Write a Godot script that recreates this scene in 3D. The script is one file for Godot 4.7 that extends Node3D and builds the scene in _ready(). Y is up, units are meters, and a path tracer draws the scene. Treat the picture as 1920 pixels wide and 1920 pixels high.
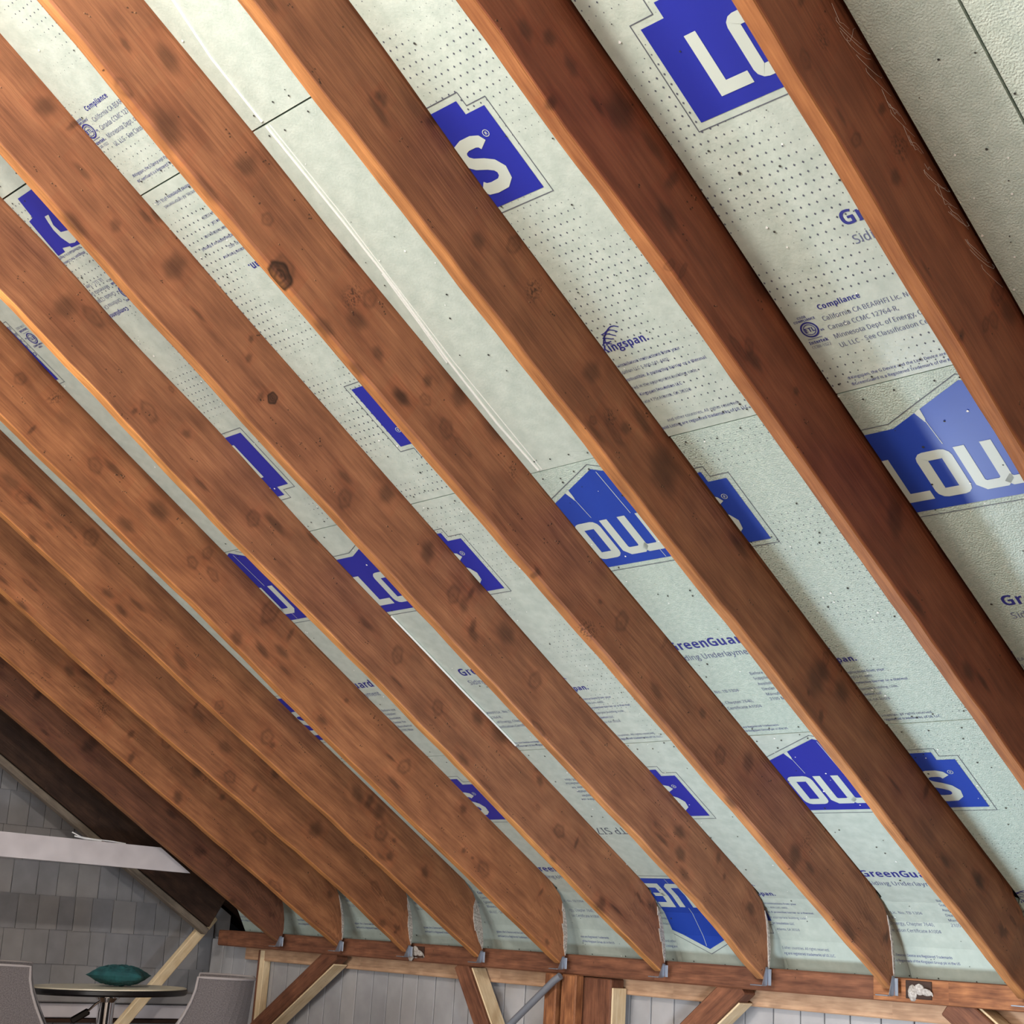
extends Node3D
# Attic rafters with printed foam board, seen from inside the room. Metres, y up.
# Roof frame: u runs down the slope, v towards the near end (world z), n out of the roof into the room.
const PITCH := 0.5235988
var FOOT := Vector3(1.2483, 3.5621, 0.0)
var U := Vector3(cos(PITCH), -sin(PITCH), 0)
var N := Vector3(-sin(PITCH), -cos(PITCH), 0)
var V := Vector3(0, 0, 1)
const D := 0.234
const RV := [0.0, -1.333, -1.821, -2.311, -2.827, -3.348, -3.861, -4.388, -4.908, -5.408, -5.93, -6.413]
# measured sideways wander of each rafter (mm): along the lower far arris, and along the top near edge
const RL := {1: [[0.71, -14], [1.52, -17], [1.93, -18]], 2: [[0.47, -29], [1.28, -14], [2.53, -12]], 3: [[0.24, -10], [0.6, -15], [1.2, -21], [2.47, -22], [3.97, -36]],
	4: [[0.0, -4], [0.49, -22], [1.6, -28], [2.41, -19], [3.97, -19]], 5: [[0.22, -6], [0.86, -23], [1.61, -31], [2.34, -23], [3.51, 0], [4.08, -28]], 6: [[0.53, 4], [1.57, -28], [2.28, -8], [3.45, -14], [4.08, -8]],
	7: [[0.88, -12], [1.78, -19], [2.67, -38], [4.01, -26]], 8: [[1.21, -25], [2.15, -21], [3.13, 0], [4.07, -5]], 9: [[1.54, -45], [2.09, -45], [3.58, 30], [4.06, 5]], 10: [[1.85, -25], [4.06, 10]], 11: [[2.16, -28], [4.08, -5]]}
const RT := {1: [[0.87, 30], [1.69, 34]], 2: [[0.63, 14], [1.07, 20], [1.57, 17], [2.8, 25]], 3: [[0.4, 26], [1.0, 10], [1.8, 6], [2.76, 5], [3.92, 13]], 4: [[0.15, 19], [0.54, 20], [0.9, 10], [1.76, 11], [2.97, 20]],
	5: [[0.0, 28], [0.54, 18], [1.07, 10], [1.9, 6], [2.63, 2], [3.32, 24]], 6: [[0.34, 15], [0.56, 20], [0.9, 0], [1.32, 8], [1.78, -8], [2.57, 3], [3.0, 13]], 7: [[0.75, 36], [0.93, 20], [1.73, 14], [2.5, 12], [3.15, 24]],
	8: [[1.0, 5], [2.44, 2]], 9: [[1.0, 0], [3.5, 34]], 10: [[1.0, 5], [3.5, 36]], 11: [[1.0, 6], [3.5, 28]]}
# knots, stains and rings on the near faces: [u, n, radius, kind] kind 0 stain, 1 ringed knot, 2 dark crack-like patch
const MARKS := {
	1: [[0.88, 0.19, 0.02, 1], [0.89, 0.1, 0.025, 2], [1.17, 0.07, 0.03, 2], [1.09, 0.06, 0.012, 0], [1.6, 0.09, 0.018, 1]],
	2: [[0.6, 0.16, 0.022, 0], [0.65, 0.11, 0.02, 0], [0.87, 0.07, 0.04, 0], [1.45, 0.16, 0.02, 1], [2.1, 0.08, 0.04, 0]],
	3: [[1.07, 0.05, 0.022, 1], [1.18, 0.08, 0.03, 2], [1.44, 0.09, 0.03, 0], [1.51, 0.19, 0.014, 1], [1.55, 0.13, 0.025, 2], [1.61, 0.11, 0.02, 0], [1.78, 0.1, 0.06, 0], [0.72, 0.03, 0.016, 0], [0.6, 0.1, 0.016, 0], [2.6, 0.12, 0.05, 0]],
	4: [[0.39, 0.2, 0.05, 0], [0.58, 0.09, 0.03, 0], [0.71, 0.14, 0.02, 1], [0.827, 0.225, 0.036, 3], [1.01, 0.09, 0.035, 2], [1.16, 0.14, 0.02, 0], [1.35, 0.12, 0.02, 1], [1.45, 0.13, 0.03, 1], [1.7, 0.06, 0.018, 2], [2.19, 0.22, 0.04, 2], [2.29, 0.1, 0.03, 1], [2.88, 0.14, 0.03, 1], [3.01, 0.08, 0.03, 0], [3.37, 0.17, 0.04, 0], [3.4, 0.1, 0.03, 2]],
	5: [[0.73, 0.08, 0.035, 0], [1.19, 0.12, 0.018, 3], [0.54, 0.13, 0.02, 0], [1.06, 0.09, 0.012, 0], [1.56, 0.17, 0.03, 1], [1.9, 0.08, 0.03, 0], [2.06, 0.11, 0.03, 1], [2.5, 0.1, 0.03, 1], [3.4, 0.15, 0.03, 0]],
	6: [[0.68, 0.11, 0.04, 0], [1.57, 0.13, 0.03, 1], [2.3, 0.1, 0.03, 1], [2.55, 0.13, 0.03, 1], [3.3, 0.12, 0.03, 1]],
	7: [[0.95, 0.06, 0.025, 2], [1.2, 0.12, 0.03, 1], [2.05, 0.05, 0.04, 1], [2.9, 0.1, 0.03, 1]],
	8: [[1.22, 0.13, 0.03, 1], [1.51, 0.07, 0.03, 1], [2.59, 0.16, 0.035, 1], [3.3, 0.12, 0.04, 1]],
	9: [[2.1, 0.2, 0.03, 1], [2.8, 0.18, 0.03, 1], [3.3, 0.1, 0.04, 0]], 10: [[2.35, 0.12, 0.05, 2], [2.9, 0.2, 0.03, 0]], 11: [[2.6, 0.1, 0.04, 0], [3.4, 0.15, 0.03, 0]]}
var rng := RandomNumberGenerator.new()
var M := {}
var bold: Font
var sans: Font


func _ready() -> void:
	camera_and_light()
	materials()
	shell()
	knee_wall_framing()
	for i in range(1, 12):
		rafter(i)
	foam_boards()
	hangers()
	collar_beam()
	table_and_chairs()


# ------------------------------------------------------------------ camera, light
func camera_and_light() -> void:
	var cam := Camera3D.new()
	cam.name = "camera"
	cam.fov = 38.928
	cam.near = 0.05
	cam.transform = Transform3D(Basis(Vector3(0.706766, 0.06125, 0.704791), Vector3(-0.242044, 0.957058, 0.159549), Vector3(-0.664753, -0.283354, 0.691241)).orthonormalized(), Vector3(0, 1.4, 0))
	add_child(cam)
	cam.current = true
	var we := WorldEnvironment.new()
	we.name = "environment"
	var e := Environment.new()
	e.background_mode = Environment.BG_COLOR
	e.background_color = Color(0.02, 0.02, 0.022)
	e.tonemap_mode = Environment.TONE_MAPPER_LINEAR
	e.tonemap_exposure = 1.0
	e.sdfgi_enabled = true
	e.ssao_enabled = true
	e.ssil_enabled = true
	we.environment = e
	add_child(we)
	lamp("ridge_lamp", Vector3(-0.5, 3.42, -2.0), 0.07, Color(1.0, 0.97, 0.94), 8.5, "bare warm bulb hanging from the left slope beside the ridge")
	lamp("added_fill_globe", Vector3(-1.6, 2.3, 0.8), 0.14, Color(1.0, 0.95, 0.9), 3.2, "added fill light, an unseen white globe over the near end of the room")  # added fill from behind the camera for the near rafter faces
	lamp("added_fill_lamp", Vector3(3.35, 0.8, -2.6), 0.12, Color(0.86, 0.93, 1.0), 2.0, "added cool white fill light, unseen, low beside the knee wall")  # added out-of-view fill that brightens the foam along the eave
	glow_panel("added_fill_panel", Vector3(-2.9, 1.35, -3.2), Vector3(0.95, 0.25, 0.0), Vector2(3.8, 1.5), 21.0, "added long white fill panel, unseen, before the left slope")  # invented broad soft fill for the foam and the rafter undersides


func glow_panel(called: String, at: Vector3, towards: Vector3, size: Vector2, energy: float, label: String) -> void:
	var t := thing(called, label, "lamp", at)
	t.basis = Basis.looking_at(towards.normalized(), Vector3.UP)
	var m := StandardMaterial3D.new()
	m.emission_enabled = true
	m.emission = Color(0.98, 0.99, 1.0)
	m.emission_energy_multiplier = 0.6
	var b := BoxMesh.new()
	b.size = Vector3(size.x, size.y, 0.03)
	var o := MeshInstance3D.new()
	o.name = "fill_face"  # glowing face of the added fill panel
	o.mesh = b
	o.material_override = m
	o.position.z = 0.03
	t.add_child(o)
	var l := AreaLight3D.new()
	l.name = "light"
	l.area_size = size
	l.light_energy = energy
	l.light_color = Color(0.98, 0.99, 1.0)
	l.area_range = 30.0
	l.shadow_enabled = true
	t.add_child(l)


func lamp(called: String, at: Vector3, r: float, c: Color, energy: float, label: String) -> void:
	var t := thing(called, label, "lamp", at)
	var m := StandardMaterial3D.new()
	m.albedo_color = Color(1, 1, 1)
	m.emission_enabled = true
	m.emission = c
	m.emission_energy_multiplier = 2.0
	var s := SphereMesh.new()
	s.radius = r
	s.height = 2.0 * r
	s.radial_segments = 24
	s.rings = 12
	var b := MeshInstance3D.new()
	b.name = "bulb"
	b.mesh = s
	b.material_override = m
	t.add_child(b)
	var cap := CylinderMesh.new()
	cap.top_radius = r * 0.35
	cap.bottom_radius = r * 0.45
	cap.height = r * 1.1
	var h := MeshInstance3D.new()
	h.name = "socket"
	h.mesh = cap
	h.position.y = r * 1.5
	var hm := StandardMaterial3D.new()
	hm.albedo_color = Color(0.2, 0.2, 0.2)
	h.material_override = hm
	t.add_child(h)
	var l := OmniLight3D.new()
	l.name = "light"
	l.light_color = c
	l.light_energy = energy
	l.omni_range = 30.0
	l.omni_attenuation = 2.0
	l.light_size = r
	l.shadow_enabled = true
	t.add_child(l)


# ------------------------------------------------------------------ naming helpers
func thing(called: String, label: String, category: String, at := Vector3.ZERO, group := "") -> Node3D:
	var o := Node3D.new()
	o.name = numbered(called)
	o.position = at
	add_child(o)
	tag(o, label, category, group)
	return o


func tag(o: Node, label: String, category: String, group := "") -> void:
	o.set_meta("label", label)
	o.set_meta("category", category)
	if group:
		o.set_meta("group", group)


var used := {}


func numbered(called: String) -> String:
	var k: int = used.get(called, 0)
	used[called] = k + 1
	return called if k == 0 else "%s_%03d" % [called, k]


func part(called: String, st: SurfaceTool, m: Material, parent: Node, stuff := false) -> MeshInstance3D:
	var o := MeshInstance3D.new()
	if parent == self:
		o.name = numbered(called)
	else:
		var k := 0
		var nm := called
		while parent.has_node(nm):
			k += 1
			nm = "%s_%03d" % [called, k]
		o.name = nm
	o.mesh = st.commit()
	o.material_override = m
	if stuff:
		o.set_meta("kind", "stuff")
	parent.add_child(o, true)
	return o


func struct(called: String, st: SurfaceTool, m: Material) -> MeshInstance3D:
	var o := part(called, st, m, self)
	o.set_meta("kind", "structure")
	return o


# ------------------------------------------------------------------ mesh helpers
func begin() -> SurfaceTool:
	var st := SurfaceTool.new()
	st.begin(Mesh.PRIMITIVE_TRIANGLES)
	return st


func tri(st: SurfaceTool, p: Array, n: Array, uv: Array) -> void:
	var a: Vector3 = p[0]
	var b: Vector3 = p[1]
	var c: Vector3 = p[2]
	var na: Vector3 = n[0]
	var order := [0, 1, 2] if (b - a).cross(c - a).dot(na) < 0.0 else [0, 2, 1]
	for k in order:
		st.set_normal(n[k])
		st.set_uv(uv[k])
		st.add_vertex(p[k])


func quad(st: SurfaceTool, a: Vector3, b: Vector3, c: Vector3, d: Vector3, out: Vector3, uv := [Vector2(0, 0), Vector2(1, 0), Vector2(1, 1), Vector2(0, 1)]) -> void:
	var n := (c - a).cross(d - b).normalized()
	if n.dot(out) < 0.0:
		n = -n
	tri(st, [a, b, c], [n, n, n], [uv[0], uv[1], uv[2]])
	tri(st, [a, c, d], [n, n, n], [uv[0], uv[2], uv[3]])


# a box with chamfered edges; texture runs along its longest side
func box(st: SurfaceTool, c: Vector3, s: Vector3, ch := 0.003, x := Transform3D()) -> void:
	var h := s * 0.5
	ch = minf(ch, minf(h.x, minf(h.y, h.z)) * 0.6)
	var long := 0
	if s.y > s[long]:
		long = 1
	if s.z > s[long]:
		long = 2
	for ax in 3:
		var b := (ax + 1) % 3
		var d := (ax + 2) % 3
		for sg in [-1.0, 1.0]:
			var q := []
			var uv := []
			for k in [[-1, -1], [1, -1], [1, 1], [-1, 1]]:
				var p := Vector3.ZERO
				p[ax] = sg * h[ax]
				p[b] = k[0] * (h[b] - ch)
				p[d] = k[1] * (h[d] - ch)
				var along: float = p[long] if long != ax else p[b]
				var other: float = p[b] if (long != b and long != ax) else p[d]
				uv.append(Vector2(along + c[long] * 0.37, other + 0.13 * ax + c.x + c.y))
				q.append(x * (c + p))
			var o := Vector3.ZERO
			o[ax] = sg
			quad(st, q[0], q[1], q[2], q[3], x.basis * o, uv)
			# edges towards b and d
			if ch > 0.0:
				for sb in [-1.0, 1.0]:
					var e := []
					for k in [[0, -1], [1, -1], [1, 1], [0, 1]]:
						var p := Vector3.ZERO
						p[d] = k[1] * (h[d] - ch)
						if k[0] == 0:
							p[ax] = sg * h[ax]
							p[b] = sb * (h[b] - ch)
						else:
							p[ax] = sg * (h[ax] - ch)
							p[b] = sb * h[b]
						e.append(x * (c + p))
					var oe := Vector3.ZERO
					oe[ax] = sg
					oe[b] = sb
					quad(st, e[0], e[1], e[2], e[3], x.basis * oe)
	if ch > 0.0:
		for sx in [-1.0, 1.0]:
			for sy in [-1.0, 1.0]:
				for sz in [-1.0, 1.0]:
					var sgn := Vector3(sx, sy, sz)
					var t := []
					for ax in 3:
						var p := sgn * (h - Vector3(ch, ch, ch))
						p[ax] = sgn[ax] * h[ax]
						t.append(x * (c + p))
					var n := (x.basis * sgn).normalized()
					tri(st, t, [n, n, n], [Vector2(), Vector2(), Vector2()])


func tube(st: SurfaceTool, path: Array, r: float, sides := 10, caps := true) -> void:
	var rings := []
	var up := Vector3(0.13, 0.97, 0.21).normalized()
	for k in path.size():
		var t: Vector3 = ((path[mini(k + 1, path.size() - 1)] as Vector3) - (path[maxi(k - 1, 0)] as Vector3)).normalized()
		if absf(t.dot(up)) > 0.95:
			up = Vector3(0.97, 0.1, 0.2).normalized()
		var a := t.cross(up).normalized()
		var b := a.cross(t)
		var ring := []
		for j in sides + 1:
			var w := TAU * j / sides
			ring.append(a * cos(w) + b * sin(w))
		rings.append(ring)
	for k in path.size() - 1:
		for j in sides:
			var n0: Vector3 = rings[k][j]
			var n1: Vector3 = rings[k][j + 1]
			var n2: Vector3 = rings[k + 1][j + 1]
			var n3: Vector3 = rings[k + 1][j]
			var p: Vector3 = path[k]
			var q: Vector3 = path[k + 1]
			tri(st, [p + n0 * r, p + n1 * r, q + n2 * r], [n0, n1, n2], [Vector2(), Vector2(), Vector2()])
			tri(st, [p + n0 * r, q + n2 * r, q + n3 * r], [n0, n2, n3], [Vector2(), Vector2(), Vector2()])
	if caps:
		for k in [0, path.size() - 1]:
			var p: Vector3 = path[k]
			var n: Vector3 = (p - (path[1] if k == 0 else path[k - 1]) as Vector3).normalized()
			for j in sides:
				tri(st, [p, p + rings[k][j] * r, p + rings[k][j + 1] * r], [n, n, n], [Vector2(), Vector2(), Vector2()])


# a lathed profile round y: points (radius, height)
func lathe(st: SurfaceTool, prof: Array, sides := 40, x := Transform3D()) -> void:
	for k in prof.size() - 1:
		var a: Vector2 = prof[k]
		var b: Vector2 = prof[k + 1]
		var d := (b - a).normalized()
		var nn := Vector2(d.y, -d.x)
		for j in sides:
			var w0 := TAU * j / sides
			var w1 := TAU * (j + 1) / sides
			var c0 := Vector3(cos(w0), 0, sin(w0))
			var c1 := Vector3(cos(w1), 0, sin(w1))
			var p := [x * (c0 * a.x + Vector3(0, a.y, 0)), x * (c1 * a.x + Vector3(0, a.y, 0)), x * (c1 * b.x + Vector3(0, b.y, 0)), x * (c0 * b.x + Vector3(0, b.y, 0))]
			var n0 := x.basis * (c0 * nn.x + Vector3(0, nn.y, 0))
			var n1 := x.basis * (c1 * nn.x + Vector3(0, nn.y, 0))
			var uv := [Vector2(c0.x * a.x, c0.z * a.x), Vector2(c1.x * a.x, c1.z * a.x), Vector2(c1.x * b.x, c1.z * b.x), Vector2(c0.x * b.x, c0.z * b.x)]
			if a.x > 0.0001:
				tri(st, [p[0], p[1], p[2]], [n0, n1, n1], [uv[0], uv[1], uv[2]])
			if b.x > 0.0001:
				tri(st, [p[0], p[2], p[3]], [n0, n1, n0], [uv[0], uv[2], uv[3]])


func along(tab: Array, u: float) -> float:
	if u <= tab[0][0]:
		return tab[0][1] * 0.001
	for k in tab.size() - 1:
		if u <= tab[k + 1][0]:
			return lerpf(tab[k][1], tab[k + 1][1], smoothstep(0, 1, (u - tab[k][0]) / (tab[k + 1][0] - tab[k][0]))) * 0.001
	return tab[-1][1] * 0.001


func roof_frame(u: float, v: float, n: float) -> Transform3D:
	return Transform3D(Basis(U, V, N), FOOT + U * u + V * v + N * n)


# ------------------------------------------------------------------ materials
func noise(seed_: int, freq: float, oct := 3) -> FastNoiseLite:
	var f := FastNoiseLite.new()
	f.seed = seed_
	f.noise_type = FastNoiseLite.TYPE_SIMPLEX_SMOOTH
	f.frequency = freq
	f.fractal_octaves = oct
	return f


func grey(seed_: int, freq: float, w: int, h: int, sw: int, sh: int, oct := 3) -> PackedByteArray:
	var im := noise(seed_, freq, oct).get_image(sw, sh, false, false, true)
	im.resize(w, h, Image.INTERPOLATE_CUBIC)
	im.convert(Image.FORMAT_L8)
	return im.get_data()


func plain(c: Color, rough := 0.7, metal := 0.0) -> StandardMaterial3D:
	var m := StandardMaterial3D.new()
	m.albedo_color = c
	m.roughness = rough
	m.metallic = metal
	return m


func noise_tex(seed_: int, freq: float, c0: Color, c1: Color, size := 512, oct := 4, normal := false, bump := 2.0) -> NoiseTexture2D:
	var t := NoiseTexture2D.new()
	t.width = size
	t.height = size
	t.seamless = true
	t.noise = noise(seed_, freq, oct)
	if normal:
		t.as_normal_map = true
		t.bump_strength = bump
	else:
		var g := Gradient.new()
		g.set_color(0, c0)
		g.set_color(1, c1)
		t.color_ramp = g
	return t


# long-grained wood picture: w by h pixels, colours dark to light
func wood(seed_: int, w: int, h: int, dark: Color, light: Color, marks := [], span := 5.3, face := 0.292, holes := 40, mottle := 1.0, edge := Vector3(1.28, 1.27, 1.12), pale := 0.0) -> ImageTexture:
	var g1 := grey(seed_, 0.06, w, h, w / 24, h)
	var g2 := grey(seed_ + 1, 0.2, w, h, w / 12, h, 2)
	var bl := grey(seed_ + 2, 0.035, w, h, w / 4, h / 2, 4)
	var out := PackedByteArray()
	out.resize(w * h * 3)
	var d := Vector3(dark.r, dark.g, dark.b) * 255.0
	var l := Vector3(light.r, light.g, light.b) * 255.0
	for y in h:
		# the lower edge of a rafter is coloured lighter and yellower than its faces
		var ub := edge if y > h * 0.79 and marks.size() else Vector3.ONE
		for x in w:
			var i := y * w + x
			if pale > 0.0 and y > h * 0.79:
				ub = edge * (1.0 + pale * clampf(1.0 - x / (w * 0.33), 0.0, 1.0) * 0.6)  # lamp glare towards the upper end, painted into the edge colour
			var t := (g1[i] - 128) * 0.0017 + (g2[i] - 128) * 0.0014 + (bl[i] - 128) * 0.0022 * mottle + 0.5
			t = clampf(t, 0.0, 1.15)
			var k := i * 3
			out[k] = clampi(int((d.x + (l.x - d.x) * t) * ub.x), 0, 255)
			out[k + 1] = clampi(int((d.y + (l.y - d.y) * t) * ub.y), 0, 255)
			out[k + 2] = clampi(int((d.z + (l.z - d.z) * t) * ub.z), 0, 255)
	var sx := w / span
	var sy := h / face
	var r := RandomNumberGenerator.new()
	r.seed = seed_
	for m in marks:
		mark(out, w, h, (m[0] + 0.1) * sx, m[1] * sy, m[2] * sx, m[2] * sy, m[3], r)
	if marks.size():
		for k in 30:
			mark(out, w, h, r.randf() * w, r.randf() * h * 0.8, r.randf_range(0.008, 0.05) * sx, r.randf_range(0.005, 0.028) * sy, 0 if r.randf() < 0.75 else 1, r)
	for k in holes:
		var cx := r.randi_range(2, w - 3)
		var cy := r.randi_range(2, int(h * 0.8) - 3)
		for c in (1 if r.randf() < 0.5 else 3):
			var px := clampi(cx + r.randi_range(-7, 7), 1, w - 2)
			var py := clampi(cy + r.randi_range(-3, 3), 1, h - 2)
			for j in [[0, 0, 0.28], [1, 0, 0.5], [0, 1, 0.6], [-1, 1, 0.8]]:
				if j[0] == -1 and r.randf() < 0.6:
					continue
				var q: int = ((py + j[1]) * w + px + j[0]) * 3
				for ch in 3:
					out[q + ch] = int(out[q + ch] * j[2])
			if r.randf() < 0.22:
				var q := ((py + 1) * w + px - 1) * 3
				out[q] = 214
				out[q + 1] = 178
				out[q + 2] = 142
	var im := Image.create_from_data(w, h, false, Image.FORMAT_RGB8, out)
	return ImageTexture.create_from_image(im)


func mark(out: PackedByteArray, w: int, h: int, cx: float, cy: float, rx: float, ry: float, kind: int, r: RandomNumberGenerator) -> void:
	var ph := r.randf() * TAU
	var st := r.randf_range(0.75, 1.0)
	var blot := noise(3, 0.14, 2)
	for y in range(maxi(0, int(cy - ry * 1.7)), mini(h, int(cy + ry * 1.7) + 1)):
		for x in range(maxi(0, int(cx - rx * 1.7)), mini(w, int(cx + rx * 1.7) + 1)):
			var dx := (x - cx) / rx
			var dy := (y - cy) / ry
			var a := atan2(dy, dx)
			var q := sqrt(dx * dx + dy * dy) * (1.0 + 0.1 * sin(2.0 * a + ph) + 0.07 * sin(5.0 * a + 2.0 * ph))
			var f := 1.0
			if kind == 0:
				f = 1.0 - 0.3 * st * smoothstep(0.0, 1.0, clampf(1.3 - q, 0.0, 1.0))
			elif kind == 1:
				f = 1.0 - 0.2 * st * exp(-pow((q - 0.75) / 0.25, 2.0)) - 0.3 * clampf(0.6 - q, 0, 0.6)
			elif kind == 2:
				f = 1.0 - 0.6 * st * clampf(1.1 - q, 0.0, 1.0) * smoothstep(-0.1, 0.5, blot.get_noise_2d(x * 1.3 + cx, y * 2.0 + cy))
			else:
				f = 1.0 - clampf(1.15 - q, 0.0, 0.5) * 0.85 - 0.4 * exp(-pow((q - 0.9) / 0.12, 2.0)) - 0.15 * sin(q * 20.0) * clampf(1.0 - q, 0, 1)
			var i := (y * w + x) * 3
			out[i] = int(out[i] * clampf(f, 0.12, 1.1))
			out[i + 1] = int(out[i + 1] * clampf(f * 0.98, 0.1, 1.1))
			out[i + 2] = int(out[i + 2] * clampf(f * 0.98, 0.1, 1.1))


func wood_mat(t: Texture2D, rough := 0.62) -> StandardMaterial3D:
	var m := plain(Color.WHITE, rough)
	m.albedo_texture = t
	m.metallic_specular = 0.35
	m.normal_enabled = true
	m.normal_texture = M.grain
	m.normal_scale = 0.35
	return m


func materials() -> void:
	var sf := SystemFont.new()
	sf.font_names = ["Droid Sans"]
	sf.font_weight = 400
	sans = sf
	var bf := SystemFont.new()
	bf.font_names = ["Droid Sans"]
	bf.font_weight = 700
	bold = bf
	var gi := noise(77, 0.12, 3).get_image(64, 256, false, false, true)
	gi.resize(1024, 256, Image.INTERPOLATE_CUBIC)
	gi.convert(Image.FORMAT_RGBA8)
	gi.bump_map_to_normal_map(2.5)
	M.grain = ImageTexture.create_from_image(gi)
	var dark := Color8(110, 70, 50)
	var light := Color8(170, 115, 81)
	for i in range(1, 12):
		var dk := dark
		var lt := light
		if i <= 2:
			dk = Color8(108, 61, 43)
			lt = Color8(160, 99, 70)
		elif i >= 7 and i <= 10:
			dk = Color8(112, 70, 47)
			lt = Color8(178, 119, 80)
		elif i == 11:
			dk = Color8(80, 50, 38)  # shade on the last rafter, put into a darker wood colour
			lt = Color8(134, 88, 64)
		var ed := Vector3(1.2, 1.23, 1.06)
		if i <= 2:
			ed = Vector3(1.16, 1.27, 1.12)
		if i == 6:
			ed = Vector3(1.3, 1.36, 1.12)  # brighter yellow edge: part of the painted lamp glare
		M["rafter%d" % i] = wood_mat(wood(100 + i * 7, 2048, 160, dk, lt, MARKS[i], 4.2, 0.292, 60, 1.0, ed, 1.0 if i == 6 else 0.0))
	# the long tile for framing boards: one metre by a quarter
	for q in [["old", Color8(82, 50, 36), Color8(140, 92, 66)], ["plate", Color8(92, 54, 34), Color8(176, 118, 76)], ["cream", Color8(206, 178, 136), Color8(240, 220, 184)], ["tan", Color8(160, 124, 96), Color8(206, 168, 134)], ["grey", Color8(92, 82, 72), Color8(132, 120, 106)], ["dim", Color8(40, 27, 22), Color8(74, 52, 40)]]:
		var t := wood(300 + q[0].length() * 11 + q[0].unicode_at(0), 768, 160, q[1], q[2], [], 5.3, 0.292, 10, 1.2)
		var m := wood_mat(t)
		m.uv1_scale = Vector3(1.0, 4.0, 1.0)
		M[q[0]] = m
	# foam board, smooth and stippled
	for q in [["foam", 0.03, 0.25, 0.34, Vector3(3, 3, 3)], ["stipple", 0.06, 1.2, 0.4, Vector3(3, 3, 3)], ["blank", 0.04, 0.3, 0.36, Vector3(3, 3, 3)], ["rough", 0.06, 1.1, 0.36, Vector3(3, 3, 3)]]:
		var m := plain(Color.WHITE, q[3])
		m.albedo_texture = noise_tex(11 + int(q[1] * 1000), 0.012, Color8(174, 187, 176), Color8(192, 203, 192), 512, 4)
		if q[0] == "stipple":
			m.albedo_texture = noise_tex(23, 0.03, Color8(168, 186, 174), Color8(190, 204, 192), 512, 4)
		m.normal_enabled = true
		m.normal_texture = noise_tex(5 + int(q[1] * 100), q[1] * 1.6, Color.BLACK, Color.WHITE, 512, 3, true, 6.0)
		m.normal_scale = q[2] * 0.35
		m.uv1_triplanar = true
		m.uv1_scale = q[4]
		m.metallic_specular = 0.5
		M[q[0]] = m
	M.blue = plain(Color8(36, 46, 150), 0.4)
	M.blue2 = plain(Color8(34, 66, 160), 0.4)
	M.letter = plain(Color8(190, 200, 190), 0.4)
	M.ink = plain(Color8(44, 48, 128), 0.5)
	M.thin_ink = plain(Color8(96, 102, 134), 0.5)
	M.line_ink = plain(Color8(84, 88, 100), 0.6)
	M.hole = plain(Color8(52, 52, 50), 0.9)
	M.crumb = plain(Color8(240, 242, 238), 0.6)
	M.bead = plain(Color8(226, 230, 224), 0.35)
	M.deck = wood_mat(wood(900, 512, 128, Color8(40, 28, 22), Color8(66, 48, 36), [], 5.3, 0.292, 0))
	M.deck.uv1_scale = Vector3(0.5, 2, 1)
	M.steel = plain(Color8(150, 156, 166), 0.38, 0.75)
	M.chrome = plain(Color8(215, 215, 218), 0.12, 1.0)
	M.black = plain(Color8(22, 20, 22), 0.4)
	M.mortar = plain(Color.WHITE, 0.95)
	M.mortar.albedo_texture = noise_tex(41, 0.12, Color8(120, 112, 104), Color8(214, 206, 196), 128, 3)
	M.mortar.uv1_triplanar = true
	M.mortar.uv1_scale = Vector3(6, 6, 6)
	for k in 3:
		var c := [Color8(138, 136, 136), Color8(144, 141, 140), Color8(133, 132, 134)][k] as Color
		var m := plain(Color.WHITE, 0.75)
		m.albedo_texture = noise_tex(60 + k, 0.02, c.darkened(0.07), c.lightened(0.05), 256, 4)
		m.uv1_triplanar = true
		m.uv1_world_triplanar = true
		m.uv1_scale = Vector3(1.2, 1.2, 1.2)
		M["white%d" % k] = m
		var m2: StandardMaterial3D = m.duplicate()
		var c2 := c.lightened(0.22)  # lighter copy for the knee wall boards: strong light painted in
		m2.albedo_texture = noise_tex(64 + k, 0.02, c2.darkened(0.06), c2.lightened(0.06), 256, 4)
		M["pale%d" % k] = m2
	M.beam = plain(Color.WHITE, 0.6)
	M.beam.albedo_texture = noise_tex(71, 0.02, Color8(196, 190, 192), Color8(216, 210, 212), 256, 3)
	M.beam.uv1_triplanar = true
	M.tweed = plain(Color.WHITE, 0.95)
	M.tweed.albedo_texture = noise_tex(81, 0.16, Color8(64, 59, 59), Color8(112, 105, 104), 256, 4)
	M.tweed.uv1_triplanar = true
	M.tweed.uv1_scale = Vector3(4, 4, 4)
	M.tweed.rim_enabled = true
	M.tweed.rim = 0.3
	M.piping = plain(Color8(138, 131, 129), 0.8)
	M.top = plain(Color.WHITE, 0.3)
	M.top.albedo_texture = noise_tex(91, 0.02, Color8(226, 216, 186), Color8(246, 242, 226), 256, 4)
	M.top.uv1_triplanar = true
	M.top.uv1_scale = Vector3(2, 2, 2)
	M.teal = plain(Color.WHITE, 0.8)
	M.teal.albedo_texture = noise_tex(95, 0.03, Color8(16, 62, 68), Color8(36, 104, 108), 256, 4)
	M.teal.uv1_triplanar = true
	M.teal.uv1_scale = Vector3(3, 3, 3)
	M.conduit = plain(Color8(128, 132, 140), 0.45, 0.3)
	M.floor = wood_mat(wood(950, 512, 256, Color8(84, 62, 46), Color8(134, 104, 78), [], 5.3, 0.292, 0))
	M.floor.uv1_scale = Vector3(0.5, 1, 1)
	M.plaster = plain(Color8(196, 188, 178), 0.9)


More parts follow.
